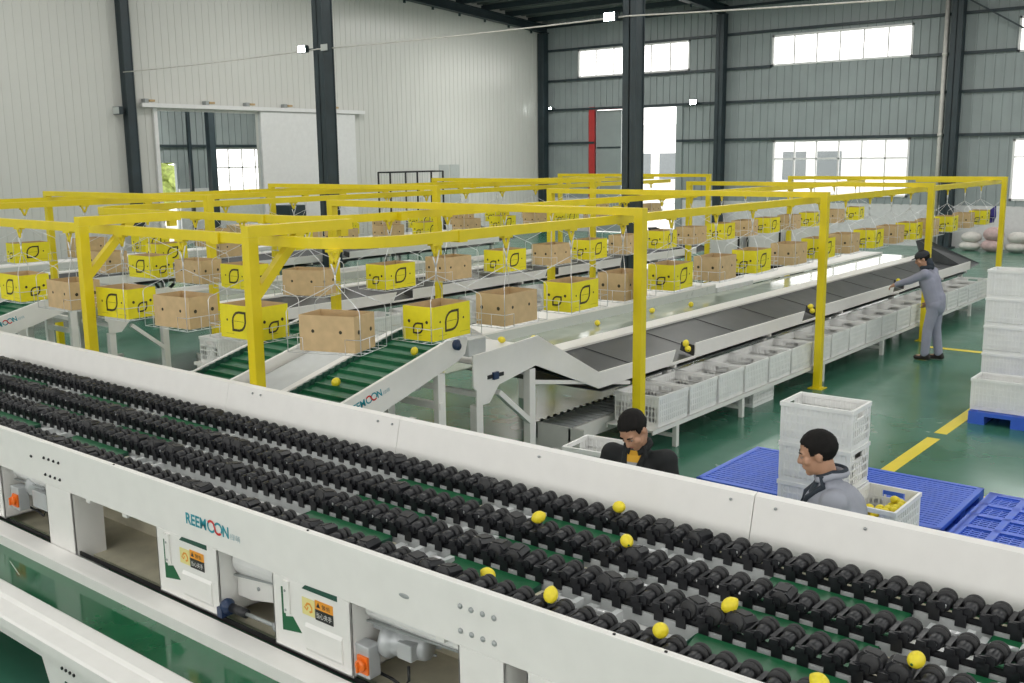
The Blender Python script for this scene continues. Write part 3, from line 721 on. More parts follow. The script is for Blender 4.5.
def packing_line(dx, dy, where, gates=True):
    X = lambda x: x+dx
    Y = lambda y: y+dy
    t = thing('packing_line', 'white packing conveyor with a dark sloping belt, '+where, 'conveyor', (X(-6.9), Y(14), 0), 'packing lines')
    yend = 22.6
    # side plate of the entry: rises over the discharge then dips to the trough
    p = [(6.74,1.13),(6.74,1.43),(7.70,1.48),(8.76,.93),(8.76,.75),(7.66,1.19),(7.10,1.10),(6.96,.95),(6.78,.95),(6.78,1.10)]
    for x in (-5.97,-6.86):
        MB().prism([(Y(a),b) for a,b in p], 'x', X(x)-.01, X(x)+.01, M_white).build('entry_side', t, bevel=.003)
    MB().poly([(X(-6.85),Y(6.80),1.33),(X(-5.98),Y(6.80),1.33),(X(-5.98),Y(7.65),1.38),(X(-6.85),Y(7.65),1.38)], (0,0,1), .01, M_white2).poly([(X(-6.85),Y(7.65),1.38),(X(-5.98),Y(7.65),1.38),(X(-5.98),Y(8.75),.80),(X(-6.85),Y(8.75),.90)], (0,0,1), .01, M_belt).build('entry_chute', t)
    g = MB().box((X(-5.962),Y(6.93),1.18),(X(-5.952),Y(7.16),1.215),M_blk).box((X(-5.962),Y(7.0),1.165),(X(-5.935),Y(7.07),1.235),M_navy)
    g.build('tension_slot', t)
    MB().box((X(-6.45),Y(6.71),1.42),(X(-5.985),Y(6.95),1.58),M_lgrey).build('end_cover', t, bevel=.01)
    # front plates with gaps where the crates are filled
    gaps = [(10.38,10.86),(14.10,14.62),(17.95,18.5)] if gates else [(12.1,12.5),(16.4,16.8)]
    y = 8.75
    for a, b in gaps + [(yend, yend)]:
        MB().prism([(Y(y),.75),(Y(a-.10),.75),(Y(a),.92),(Y(y),.93)] if b < yend else [(Y(y),.75),(Y(a),.75),(Y(a),.92),(Y(y),.92)], 'x', X(-5.985), X(-5.965), M_white).build('front_plate', t, bevel=.003)
        if b < yend:
            MB().box((X(-5.985),Y(a-.1),.745),(X(-5.965),Y(b),.775),M_white).build('gap_sill', t)
            f = MB().poly([(X(-5.99),Y(b-.02),.77),(X(-5.99),Y(b),.90),(X(-6.16),Y(b-.02),.93),(X(-6.16),Y(b-.05),.83)], (.1,1,0), .012, M_blk)
            f.build('gate_flap', t)
        y = b
    MB().poly([(X(-5.99),Y(8.75),.76),(X(-5.99),Y(yend),.76),(X(-6.79),Y(yend),.985),(X(-6.79),Y(8.40),.985)], (.27,0,1), -.012, M_belt).build('sloping_belt', t)
    y = 9.6
    while y < yend-.3:
        MB().bar((X(-6.0),Y(y+.25),.7655),(X(-6.78),Y(y),.986),.012,.004,M_blk).build('belt_seam', t); y += 1.32
    MB().prism([(X(-6.78),.985),(X(-6.78),1.01),(X(-7.05),1.01),(X(-7.05),.90),(X(-7.02),.90),(X(-7.02),.985)], 'y', Y(8.0), Y(yend), M_white).build('ledge', t)
    MB().box((X(-7.10),Y(8.0),.97),(X(-7.055),Y(yend),.995),M_grey).build('belt_rail', t)
    MB().box((X(-7.82),Y(7.6),.965),(X(-7.10),Y(yend),.975),M_wbelt).build('lemon_belt', t)
    MB().box((X(-7.86),Y(6.9),.90),(X(-7.82),Y(14.85),1.095),M_gpanel).build('belt_wall', t)
    MB().prism([(X(-7.82),1.095),(X(-7.82),1.115),(X(-8.40),1.115),(X(-8.40),1.0),(X(-8.38),1.0),(X(-8.38),1.095)], 'y', Y(6.9), Y(14.86), M_white).build('top_cover', t)
    MB().box((X(-7.85),Y(14.9),.86),(X(-7.81),Y(16.2),1.04),M_lgrey).build('low_wall', t)
    MB().prism([(X(-7.82),.99),(X(-7.82),1.02),(X(-8.40),1.02),(X(-8.40),.93)], 'y', Y(15.0), Y(yend), M_white).build('far_cover', t)
    for yy in (6.83,7.62,10.4,13.0,15.6,18.2,20.8,22.4):
        for x in ((-6.056 if yy < 8 else -6.145),-8.36):
            zt = .95 if yy < 7 else 1.16 if yy < 8 else (.76 if x > -7 else .96)
            MB().box((X(x)-.0,Y(yy)-.04,0),(X(x)+.08,Y(yy)+.05,zt),M_white).build('leg', t)
        if yy > 8: MB().box((X(-8.36),Y(yy)-.02,.70),(X(-5.98),Y(yy)+.02,.75),M_white).build('cross_beam', t)
    MB().box((X(-8.36),Y(8.9),.68),(X(-6.02),Y(yend),.695),M_belt).build('shade_tray', t)  # dark pan added to shade the floor beneath the line
    MB().bar((X(-6.0),Y(7.62),.62),(X(-6.0),Y(7.12),1.02),.05,.06,M_white,(1,0,0)).build('brace', t)
    MB().bar((X(-6.0),Y(7.66),1.02),(X(-6.0),Y(9.4),.70),.04,.04,M_white,(1,0,0)).build('brace', t)
    MB().bar((X(-6.0),Y(6.9),1.03),(X(-8.3),Y(6.9),1.03),.05,.05,M_white).build('brace', t)
    MB().bar((X(-6.1),Y(6.9),.18),(X(-6.1),Y(8.2),.18),.08,.05,M_white).bar((X(-8.2),Y(6.9),.18),(X(-8.2),Y(8.2),.18),.08,.05,M_white).build('stretcher', t)
    # dark end ramp
    e = MB().poly([(X(-6.0),Y(22.6),.74),(X(-6.0),Y(23.4),.80),(X(-6.75),Y(21.9),1.42),(X(-6.85),Y(21.7),1.42),(X(-6.75),Y(21.8),1.0)], (1,.4,.6), .012, M_belt)
    e.build('end_ramp', t)
    return t
def shelf(dx, dy, where, y1=22.4):
    t = thing('crate_shelf', 'low white shelf carrying a row of plastic crates '+where, 'shelf', (-5.8+dx,15+dy,0), 'crate shelves')
    MB().box((-6.06+dx,9.05+dy,.285),(-5.47+dx,y1+dy,.30),M_white).box((-5.480+dx,9.05+dy,.25),(-5.466+dx,y1+dy,.30),M_white).box((-6.06+dx,9.05+dy,.25),(-6.045+dx,y1+dy,.285),M_white).build('deck', t)
    for y in (9.6,11.2,13.7,16.1,18.6,21.0):
        for x in (-5.53,-6.055): MB().box((x+dx,y+dy-.03,0),(x+.05+dx,y+dy+.03,.285),M_white).build('leg', t)
        MB().box((-6.01+dx,y+dy-.015,.10),(-5.52+dx,y+dy+.015,.14),M_white).build('stretcher', t)
def roller_bed(dx, dy, where):
    t = thing('roller_conveyor', 'low conveyor of grey rollers with black bearings '+where, 'conveyor', (-6.35+dx,14+dy,0), 'roller conveyors')
    MB().box((-6.62+dx,8.50+dy,.06),(-5.98+dx,8.53+dy,.34),M_white).build('end_plate', t, bevel=.004)
    for x in (-6.62,-6.18): MB().box((x+dx,8.5+dy,.16),(x+.025+dx,18+dy,.33),M_white if x > -6.3 else M_grey).build('side_rail', t)
    for i in range(76):
        y = 8.60+.125*i+dy
        if i < 40: MB().cyl((-6.59+dx,y,.315),(-6.18+dx,y,.315),.028,M_grey,10).box((-6.63+dx,y-.02,.31),(-6.595+dx,y+.02,.35),M_blk).build('roller', t)
    for y in (8.6,11,13.5,16): MB().box((-6.6+dx,y+dy,0),(-6.55+dx,y+.06+dy,.2),M_white).box((-6.22+dx,y+dy,0),(-6.17+dx,y+.06+dy,.2),M_white).build('leg', t)
LN = [(0,0,'nearest the camera side'),(-6.55,.1,'middle one of three'),(-13.1,.2,'farthest back by the white wall')]
elevator(-6.68,-5.95,0,'white inclined conveyor with green cleated belt and branded side, beside the roller conveyor')
elevator(-8.02,-7.40,0,'inclined green cleated conveyor left of the branded one, behind a yellow post',logo=False)
m = MB().prism([(5.13,1.235),(6.5,1.59),(6.5,1.61),(5.13,1.255)], 'x', -6.80, -6.70, M_white).prism([(5.13,1.20),(6.5,1.555),(6.5,1.50),(5.13,1.14)], 'x', -7.36, -6.72, M_lgrey)
m.box((-7.10,6.25,0),(-7.04,6.31,1.50),M_white).box((-7.10,5.3,0),(-7.04,5.36,1.22),M_white)
o = m.build('chute_cover'); tag(center(o,(-7.05,5.8,0)), 'grey sloping cover between the two green inclined conveyors', 'cover')
elevator(-13.23,-12.5,.1,'white branded inclined conveyor at the far left edge, lower end hidden')
elevator(-14.69,-13.95,.1,'inclined conveyor beyond the branded one at the far left',logo=False)
for dx, dy, w in LN:
    packing_line(dx, dy, w, dx == 0)
    if dx > -13: shelf(dx, dy, 'along the line '+w)
roller_bed(0,0,'just left of the first white crate'); roller_bed(-6.55,.1,'under the middle packing line')
# crates on the shelves
for i in range(19):
    y = 9.52+.684*i; o = ORD[i]
    if abs(y-13.2) < .05: y += .02
    crate(-5.775, y, .30, PI/2, 'white plastic crate on the low near shelf, %s from its near end' % o, 'crates on the near shelf', (.62,.56,.335))
for i in range(12):
    crate(-5.775-6.55, 9.7+.9*i, .30, PI/2, 'white plastic crate on the shelf of the middle line, %s from its near end' % ORD[i], 'crates on the middle shelf', (.62,.56,.335))
crate(-5.80,12.0,.0,PI/2,'white plastic crate on the floor under the near shelf, between its legs','loose crates',(.60,.42,.24))
crate(-4.62,6.9,.45,.1,'white plastic crate just behind the rear panel, left of the worker in black','loose crates')
st_ = thing('crate_stand','small white stand under a crate beside the worker in black','stand',(-4.62,6.9,0))
MB().box((-4.95,6.65,.40),(-4.29,7.15,.45),M_white).build('top', st_)
for x in (-4.92,-4.37):
    for y in (6.68,7.06): MB().box((x,y,0),(x+.05,y+.05,.40),M_white).build('leg', st_)
for x, y, s in ((-11.1,7.75,'beside the legs of the far left conveyor'),(-9.3,8.1,'behind a hanging kraft carton, left of centre')):
    crate(x,y,.62,PI/2,'white plastic crate on a low stool '+s,'loose crates')
    q = thing('stool','low white stool under a crate '+s,'stool',(x,y,0))
    MB().box((x-.3,y-.35,.58),(x+.3,y+.35,.62),M_white).build('top', q)
    for a in (-.27,.22):
        for b in (-.32,.27): MB().box((x+a,y+b,0),(x+a+.05,y+b+.05,.58),M_white).build('leg', q)
# pallets
def pallet_mesh(a, b, grid):
    m = MB(); h = .15
    for x in (-a/2, -.09, a/2-.18):
        for y in (-b/2, -.08, b/2-.16): m.box((x,y,.0),(x+.18,y+.16,h-.03),M_blue)
    for x in (-a/2, -.09, a/2-.18): m.box((x,-b/2,0),(x+.18,b/2,.02),M_blue)
    m.box((-a/2,-b/2,h-.045),(a/2,-b/2+.05,h),M_blue).box((-a/2,b/2-.05,h-.045),(a/2,b/2,h),M_blue).box((-a/2,-b/2,h-.045),(-a/2+.05,b/2,h),M_blue).box((a/2-.05,-b/2,h-.045),(a/2,b/2,h),M_blue)
    if grid == 'slat':
        n = int(b/.062)
        for i in range(n): y = -b/2+.05+(b-.1)*i/n; m.box((-a/2+.04,y,h-.025),(a/2-.04,y+.040,h-.004),M_blue)
        for i in range(8): x = -a/2+.1+(a-.2)*i/7; m.box((x-.012,-b/2+.04,h-.04),(x+.012,b/2-.04,h-.008),M_blue)
    else:
        for i in range(5): x = -a/2+.05+(a-.1)*i/4; m.box((x-.03,-b/2,h-.03),(x+.03,b/2,h),M_blue)
        for i in range(5): y = -b/2+.05+(b-.1)*i/4; m.box((-a/2,y-.03,h-.03),(a/2,y+.03,h),M_blue)
        n = int(b/.05)
        for i in range(n): y = -b/2+.05+(b-.1)*i/n; m.box((-a/2+.04,y,h-.03),(a/2-.04,y+.022,h-.014),M_blue)
        for i in range(14): x = -a/2+.05+(a-.1)*i/13; m.box((x-.006,-b/2+.04,h-.035),(x+.006,b/2-.04,h-.016),M_blue)
    return m.mesh('pallet')
PS, PG = pallet_mesh(1.1,1.32,'slat'), pallet_mesh(1.12,1.36,'grid')
def pallet(x, y, me, label, rz=0):
    o = bpy.data.objects.new('pallet', me); C.objects.link(o); o.location = (x,y,0); o.rotation_euler = (0,0,rz); return tag(o, label, 'pallet', 'blue plastic pallets')
pallet(-4.0,9.0,PS,'blue slatted plastic pallet on the floor, left of the tall crate stack')
pallet(-2.84,8.98,PS,'blue slatted plastic pallet on the floor, right of the tall crate stack')
pallet(-1.66,8.88,PG,'blue grid-topped plastic pallet at the right edge')
pallet(-2.95,7.56,PS,'blue plastic pallet under the tall crate stack and the lemon crate')
pallet(-2.66,13.22,PG,'blue plastic pallet under the single white crate at the right', 0)
pallet(-2.95,14.9,PG,'blue plastic pallet under the tall white crate stack at the right edge')
for i in range(3): crate(-3.165, 7.99, .15+.34*i, .02*(i-1), 'white crate of the tall stack behind the worker in grey, %s' % ['lowest','middle one','topmost and open'][i], 'crates in the central stack')
lc = crate(-2.62, 7.85, .15, PI/2, 'white crate of loose lemons on the pallet beside the worker in grey', 'loose crates')
for q in range(30):
    a, b = random.uniform(-.14,.14), random.uniform(-.22,.22)
    lemon(-2.62+a, 7.85+b, .15+.20+.035*random.random()+.05*(q%2), 'lemon heaped in the white crate beside the worker in grey', 'lemons heaped in the crate')
tag(MB().box((-2.70,8.136,.42),(-2.54,8.142,.455),M_blue).build('crate_tag'), 'small blue tag on the end of the lemon crate', 'tag')
crate(-2.93, 12.86, .15, 0, 'single white crate standing on a blue pallet at the right', 'loose crates', (.61,.42,.38))
for i in range(4): crate(-3.27, 14.62, .15+.375*i, 0, 'white crate in the tall stack at the right edge, %s' % ['lowest','second up','third up','topmost'][i], 'crates in the right stack', (.61,.42,.375))
for i in range(4): crate(-2.63, 14.62, .15+.375*i, 0, 'white crate in the outer column of the right edge stack, %s' % ['lowest','second up','third up','topmost'][i], 'crates in the right stack', (.61,.42,.375))
# lemons on the lines
for (x,y,l) in ((-7.5,9.6,'near a kraft carton'),(-7.52,11.0,'in the middle, reflected in the belt'),(-7.4,11.75,'just left of the yellow post'),(-7.5,12.35,'just right of the yellow post'),(-7.35,13.2,'near the end of the grey wall')):
    lemon(x, y, 1.014, 'lemon on the pale glossy belt, '+l, 'lemons on the packing belt', 1.15)
lemon(-6.3, 7.55, 1.425, 'lemon at the crest of the near packing line', 'lemons on the packing belt')
lemon(-6.35,5.45,1.37,'lemon on the green belt of the branded inclined conveyor','lemons on inclined belts',1.15)
lemon(-6.12,6.15,1.55,'lemon near the top of the branded inclined conveyor','lemons on inclined belts')
for y, w in ((10.86,'first'),(14.62,'second'),(18.5,'third')):
    for j, (a, b) in enumerate(((.09,.86),(.14,.925))):
        lemon(-5.99-a*.6, y-.06, b, 'lemon by the %s dark gate of the near packing line, %s' % (w, ['lower','upper'][j]), 'lemons at the gates', 1.2)
lemon(-12.85,9.1,.88,'lemon on the dark belt of the middle line, left of centre','lemons on the packing belt',1.3)
# ================================================================== YELLOW CAROUSEL
def portal(xa, xb, y, z, label, w=.095):
    t = thing('yellow_portal', label, 'frame', ((xa+xb)/2, y, 0), 'yellow portal frames')
    for x in (xa, xb):
        MB().box((x-w/2,y-w/2,0),(x+w/2,y+w/2,z-.075),M_yel).box((x-.1,y-.1,0),(x+.1,y+.1,.012),M_yel).build('post', t)
    MB().box((xa-w/2-.001,y-w/2-.001,z-.075),(xb+w/2+.001,y+w/2+.001,z),M_yel).build('cross_beam', t)
    return t
PY = [8.62, 13.24, 17.75, 22.45]
pw = ['nearest', 'second nearest', 'third nearest', 'farthest']
for y, w in zip(PY, pw): portal(-9.97,-5.38,y,2.686,'yellow portal frame over the near conveyors, %s of its row' % w)
for y, w in zip((8.15,12.65,17.3,22.2), pw): portal(-16.4,-11.95,y,2.735,'yellow portal frame over the far conveyors, %s of its row' % w)
def gallows(x, label):
    t = thing('yellow_bracket_post', label, 'post', (x,4.78,0), 'yellow bracket posts')
    MB().box((x-.044,4.736,0),(x+.044,4.824,2.615),M_yel).box((x-.12,4.72,0),(x+.12,4.90,.012),M_yel).build('post', t)
    MB().box((x-.044,4.736,2.616),(x+.044,5.80,2.70),M_yel).build('arm', t)
    MB().bar((x,4.81,2.16),(x,5.28,2.64),.07,.07,M_yel,(1,0,0)).build('brace', t)
    MB().box((x-.03,5.68,2.56),(x+.03,5.76,2.616),M_yel).build('arm_clip', t)
gallows(-9.03,'yellow post with a braced arm, left one behind the white rear panel'); gallows(-6.50,'yellow post with a braced arm, right one behind the white rear panel')
def arc(cx, cy, r, a0, a1, n=8): return [(cx+r*math.cos(a0+(a1-a0)*i/n), cy+r*math.sin(a0+(a1-a0)*i/n)) for i in range(n+1)]
def track(pts, z, label, clips):
    t = thing('overhead_track', label, 'rail', (pts[0][0],pts[0][1],z), 'overhead tracks')
    MB().sweep([(x,y,z) for x,y in pts], .06, .085, M_yel).build('rail', t)
    for x, y in clips: MB().box((x-.05,y-.05,z-.055),(x+.05,y+.05,z+.044),M_yel).build('rail_joint', t)
outer = [(-16.0,5.06)] + arc(-6.25,5.66,.6,-PI/2,0) + [(-5.65,23.3)] + arc(-6.25,23.3,.6,0,PI/2) + [(-7.6,23.9)]
track(outer, 2.565, 'yellow overhead track along the near side, turning at the corner of the nearest row', [(-5.66,6.25),(-5.65,16),(-5.65,20.4),(-7.3,5.06)])
inner = [(-13.2,22.5),(-13.2,7.6)] + arc(-12.65,7.6,.55,PI,PI*1.5) + arc(-8.95,7.65,.6,-PI/2,0) + [(-8.35,22.6)] + arc(-8.9,22.6,.55,0,PI/2)
track(inner, 2.555, 'yellow overhead track of the second row, bent in a long loop', [(-9.3,7.05),(-8.3,8.2),(-8.35,15)])
back = [(-14.6,24.0),(-14.6,6.0)]
track(back, 2.60, 'yellow overhead track of the farthest row toward the white wall', [(-14.6,16.6)])
track([(-16.2,24.0),(-16.2,5.2)], 2.60, 'yellow overhead track nearest the white wall, empty return side', [(-16.2,12)])
# cartons
def carton_mesh(kind):
    L, W, H, t = .48, .31, .275, .007
    m = MB(); mo, mi = (M_ybox if kind == 'y' else M_brown), M_brin
    x, y = L/2, W/2
    vs = [(-x,-y,0),(x,-y,0),(x,y,0),(-x,y,0),(-x,-y,H),(x,-y,H),(x,y,H),(-x,y,H)]
    xi, yi = x-t, y-t
    vi = [(-xi,-yi,t),(xi,-yi,t),(xi,yi,t),(-xi,yi,t),(-xi,-yi,H),(xi,-yi,H),(xi,yi,H),(-xi,yi,H)]
    m.add(vs+vi, [(0,1,5,4),(1,2,6,5),(2,3,7,6),(3,0,4,7)], mo); m.add(vs+vi, [(0,3,2,1)], mi)
    m.add(vs+vi, [(8,9,10,11),(8,12,13,9),(9,13,14,10),(10,14,15,11),(11,15,12,8),(4,5,13,12),(5,6,14,13),(6,7,15,14),(7,4,12,15)], mi)
    def disc(c, N, r, mm, n=12):
        N = Vector(N); a = N.cross(Vector((0,0,1))).normalized(); c = Vector(c)+N*.0012
        m.add([c+a*(r*math.cos(2*PI*i/n))+Vector((0,0,r*math.sin(2*PI*i/n))) for i in range(n)], [list(range(n))], mm)
    def fruit(c, U, N, h, w, th):                     # outlined lemon shape with two pointed corners
        U = Vector(U); N = Vector(N); c = Vector(c)+N*.0015
        base = [(-.5,-.5),(-.5,0),(-.46,.16),(-.37,.31),(-.22,.44),(0,.5),(.5,.5),(.5,0),(.46,-.16),(.37,-.31),(.22,-.44),(0,-.5)]
        o_ = [c+U*(u*w)+Vector((0,0,v*h)) for u,v in base]; i_ = [c+U*(u*(w-2*th))+Vector((0,0,v*(h-2*th))) for u,v in base]; n = len(base)
        m.add(o_+i_, [(i,(i+1)%n,n+(i+1)%n,n+i) for i in range(n)], M_ink)
        m.add([c+U*(u*w*.7)+Vector((0,0,v)) for u,v in ((-.5,-.0015),(.5,-.0015),(.5,.0015),(-.5,.0015))], [(0,1,2,3)], M_ink)
    for s in (-1,1):
        N = (0,s,0); U = (-s,0,0); c = Vector((0,s*y,H*.52))
        if kind == 'y':
            fruit(c, U, N, .170, .180, .020)
            for q in (-1,1): disc(c+Vector((q*.150,0,.005)), N, .010, M_ink)
            for q, ww in ((-.17,.10),(.10,.12)):
                m.add([Vector((q+a, s*(y+.0013), .035+b)) for a,b in ((0,0),(ww,0),(ww,.004),(0,.004))], [(0,1,2,3)], M_inky)
        else:
            for q in (-1,1): disc(Vector((q*.12,s*y,H*.56)), N, .014, M_ink)
        N = (s,0,0); U = (0,s,0); c = Vector((s*x,0,H*.36))
        if kind == 'y': fruit(c, U, N, .095, .108, .0155)
        if kind == 'y': m.add([Vector((s*(x+.0013), a, .04+b)) for a,b in ((-.04,0),(.04,0),(.04,.004),(-.04,.004))], [(0,1,2,3)], M_inky)
        for q in (-1,1): disc(Vector((s*x,q*.092,H*.55)), N, .017 if kind == 'b' else .014, M_ink)
    return m.mesh('carton')
KM = {'y': carton_mesh('y'), 'b': carton_mesh('b')}
# hanging wire basket: trolley, hook, hanger rods, tray
def basket_proto(name='basket'):
    t = thing('hanging_basket', 'proto', 'basket', (0,0,0))
    H0 = .765                                          # rail underside above the tray
    m = MB().box((-.06,-.03,H0-.02),(.06,.03,H0-.001),M_yel)
    m.poly([(-.055,-.006,H0-.02),(-.025,-.006,H0-.02),(.012,-.006,H0-.11),(-.012,-.006,H0-.11)], (0,1,0), .012, M_yel).poly([(.025,-.006,H0-.02),(.055,-.006,H0-.02),(.012,-.006,H0-.11),(-.012,-.006,H0-.11)], (0,1,0), .012, M_yel)
    m.build('trolley', t)
    hk = MB().tube([(-.03,0,H0-.11),(0,0,H0-.20)],.006,M_wire).tube([(.05,0,H0-.06),(0,0,H0-.20)],.006,M_wire).tube([(0,0,H0-.19),(0,0,H0-.27)],.007,M_wire)
    hk.build('hook', t)
    hg = MB(); n = H0-.26
    for s in (-1,1):
        for q in (-1,1):
            hg.tube([(0,0,n),(s*.30,q*.205,n-.17),(s*.31,q*.215,n-.20),(s*.31,q*.215,0)],.0034,M_wire,5)
    hg.build('hanger', t)
    tr = MB(); a, b = .31, .215
    tr.tube([(-a,-b,0),(a,-b,0),(a,b,0),(-a,b,0)],.0030,M_wire,5,closed=True)
    for s in (-1,1): tr.tube([(s*(a-.13),-b,0),(s*(a-.13),-b,.115),(s*a,-b,.115),(s*a,b,.115),(s*(a-.13),b,.115),(s*(a-.13),b,0)],.0030,M_wire,5)
    for x in (-.20,-.10,0,.10,.20):
        tr.tube([(x,-b,0),(x,b,0)],.0025,M_wire,4)
    for y in (-.11,0,.11): tr.tube([(-a,y,0),(a,y,0)],.003,M_wire,4)
    for y in (-.07,.07):
        for s in (-1,1): tr.tube([(s*a,y,0),(s*a,y,.115)],.003,M_wire,4)
    tr.build('wire_tray', t)
    return t
BK = basket_proto(); first_bk = [True]
def hang(x, y, rail_z, rz, kind, row, nth, drop=.75):
    z = rail_z-.0425-.765
    col = 'yellow' if kind == 'y' else 'kraft brown'
    lab = '%s hanging carton, %s %s' % (col, nth, row)
    o = bpy.data.objects.new('carton', KM[kind]); C.objects.link(o); o.location = (x,y,z+.004); o.rotation_euler = (0,0,rz+random.uniform(-.07,.07))
    tag(o, lab, 'carton', 'cartons riding the overhead carousel')
    bl = 'wire basket holding %s carton %s %s' % (col.split()[0], nth, row)
    if first_bk[0]:
        BK.location = (x,y,z); BK.rotation_euler = (0,0,rz); BK['label'] = bl; BK['group'] = 'wire baskets of the carousel'; first_bk[0] = False
    else: copy_tree(BK, (x,y,z), rz, None, bl, 'wire baskets of the carousel')
j1 = [5.95,6.85,7.82,8.72,9.68,10.70,11.65,12.75,13.72,14.67,15.66,16.62,17.55,18.5,19.6,20.7,21.8]
for i, y in enumerate(j1): hang(-5.65,y,2.565,PI/2+.03,'yb'[i%2],"from the corner on the nearest row's right run",ORD[i])
kx = [-5.90,-6.88,-7.86,-8.84,-9.82,-10.86]
for i, x in enumerate(kx): hang(x,5.10 if i == 0 else 5.06,2.565,(.35 if i == 0 else .03),'by'[i%2],"from the corner on the nearest row's left run",ORD[i])
j2 = [8.05,9.02,10.1,11.1,12.0,12.95,14.0,14.95,16.0,16.9,17.8,18.8,19.8,21.0,22.2]
for i, y in enumerate(j2): hang(-8.35,y,2.555,PI/2+.03,'yb'[i%2],"from the corner on the second row's right run",ORD[i])
k2 = [(-8.66,'b'),(-9.74,'y'),(-10.66,'b'),(-11.70,'y'),(-12.75,'b')]
for i, (x,c) in enumerate(k2): hang(x,7.12 if i == 0 else 7.07,2.555,.35 if i == 0 else .03,c,"from the corner on the second row's left run",ORD[i])
j3 = [(8.25,'y'),(9.3,'b'),(10.6,'y'),(11.6,'b'),(12.7,'b'),(13.7,'y'),(14.8,'b'),(15.9,'y'),(17.0,'b'),(18.1,'y'),(19.2,'b'),(20.4,'y'),(21.6,'b')]
for i, (y,c) in enumerate(j3): hang(-13.2,y,2.555,PI/2,c,'from the near end of the third row',ORD[i])
j4 = [(6.9,'y'),(7.8,'b'),(8.85,'y'),(10.0,'b'),(11.2,'y'),(12.0,'b'),(12.9,'y'),(14.0,'b'),(15.0,'y'),(16.2,'b'),(17.4,'y'),(18.7,'b'),(20.1,'y'),(21.4,'b'),(22.8,'y')]
for i, (y,c) in enumerate(j4): hang(-14.6,y,2.60,PI/2,c,'from the near end of the wall-side row',ORD[i])
# ================================================================== PEOPLE
def fuse(name, prims, mats, voxel, smooth, parent, label=None):
    """blend tapered limbs and rounded masses into one continuous skin"""
    mb = MB(); d = mats
    for p in prims:
        if p[0] == 'c':
            _, a, b, ra, rb = p; a = Vector(a); b = Vector(b); L = (b-a).length; n = 8
            prof = [(ra*math.sin(PI/2*i/5), -ra*math.cos(PI/2*i/5)) for i in range(1,6)] + [(rb*math.cos(PI/2*i/5), L+rb*math.sin(PI/2*i/5)) for i in range(0,5)]
            mb.lathe(prof, a, b-a, d, 16)
        else:
            mb.ell(p[1], p[2], d, p[3] if len(p) > 3 else None, 20, 14)
    src = bpy.data.objects.new('tmp', mb.mesh('tmp')); C.objects.link(src)
    r = src.modifiers.new('r','REMESH'); r.mode = 'VOXEL'; r.voxel_size = voxel; r.use_smooth_shade = True
    s = src.modifiers.new('s','SMOOTH'); s.factor = .5; s.iterations = smooth
    dg = bpy.context.evaluated_depsgraph_get(); me = bpy.data.meshes.new_from_object(src.evaluated_get(dg))
    bpy.data.objects.remove(src); me.name = name; me.materials.clear(); me.materials.append(d)
    for q in me.polygons: q.use_smooth = True
    o = bpy.data.objects.new(name, me); C.objects.link(o); o.parent = parent
    if label: o['label'] = label
    return o
def hand_prims(w, d, side, curl=.5):
    """palm, four unequal bent fingers and a thumb from wrist w pointing along d; side = direction of the thumb"""
    w = Vector(w); d = Vector(d).normalized(); s = Vector(side); s = (s - d*s.dot(d)).normalized(); n = d.cross(s)
    P = [('c', w, w+d*.04, .026, .030), ('c', w+d*.05+s*.022, w+d*.085+s*.026, .022, .015), ('c', w+d*.05-s*.022, w+d*.082-s*.028, .022, .014), ('c', w+d*.04, w+d*.085, .024, .018)]
    for q, L in ((.030,.066),(.010,.076),(-.010,.071),(-.030,.056)):
        a = w+d*.088+s*q; e1 = (d*math.cos(curl*.6)+n*math.sin(curl*.6)); e2 = (d*math.cos(curl*1.5)+n*math.sin(curl*1.5)); e3 = (d*math.cos(curl*2.2)+n*math.sin(curl*2.2))
        b = a+e1*L*.45; c_ = b+e2*L*.32; f = c_+e3*L*.25
        P += [('c',a,b,.0092,.0085),('c',b,c_,.0085,.008),('c',c_,f,.008,.0065)]
    a = w+d*.025+s*.028; b = a+(d*.6+s*.65+n*.25)*.042; c_ = b+(d*.85+s*.2+n*.35)*.032
    P += [('c',a,b,.012,.010),('c',b,c_,.010,.0075)]
    return P
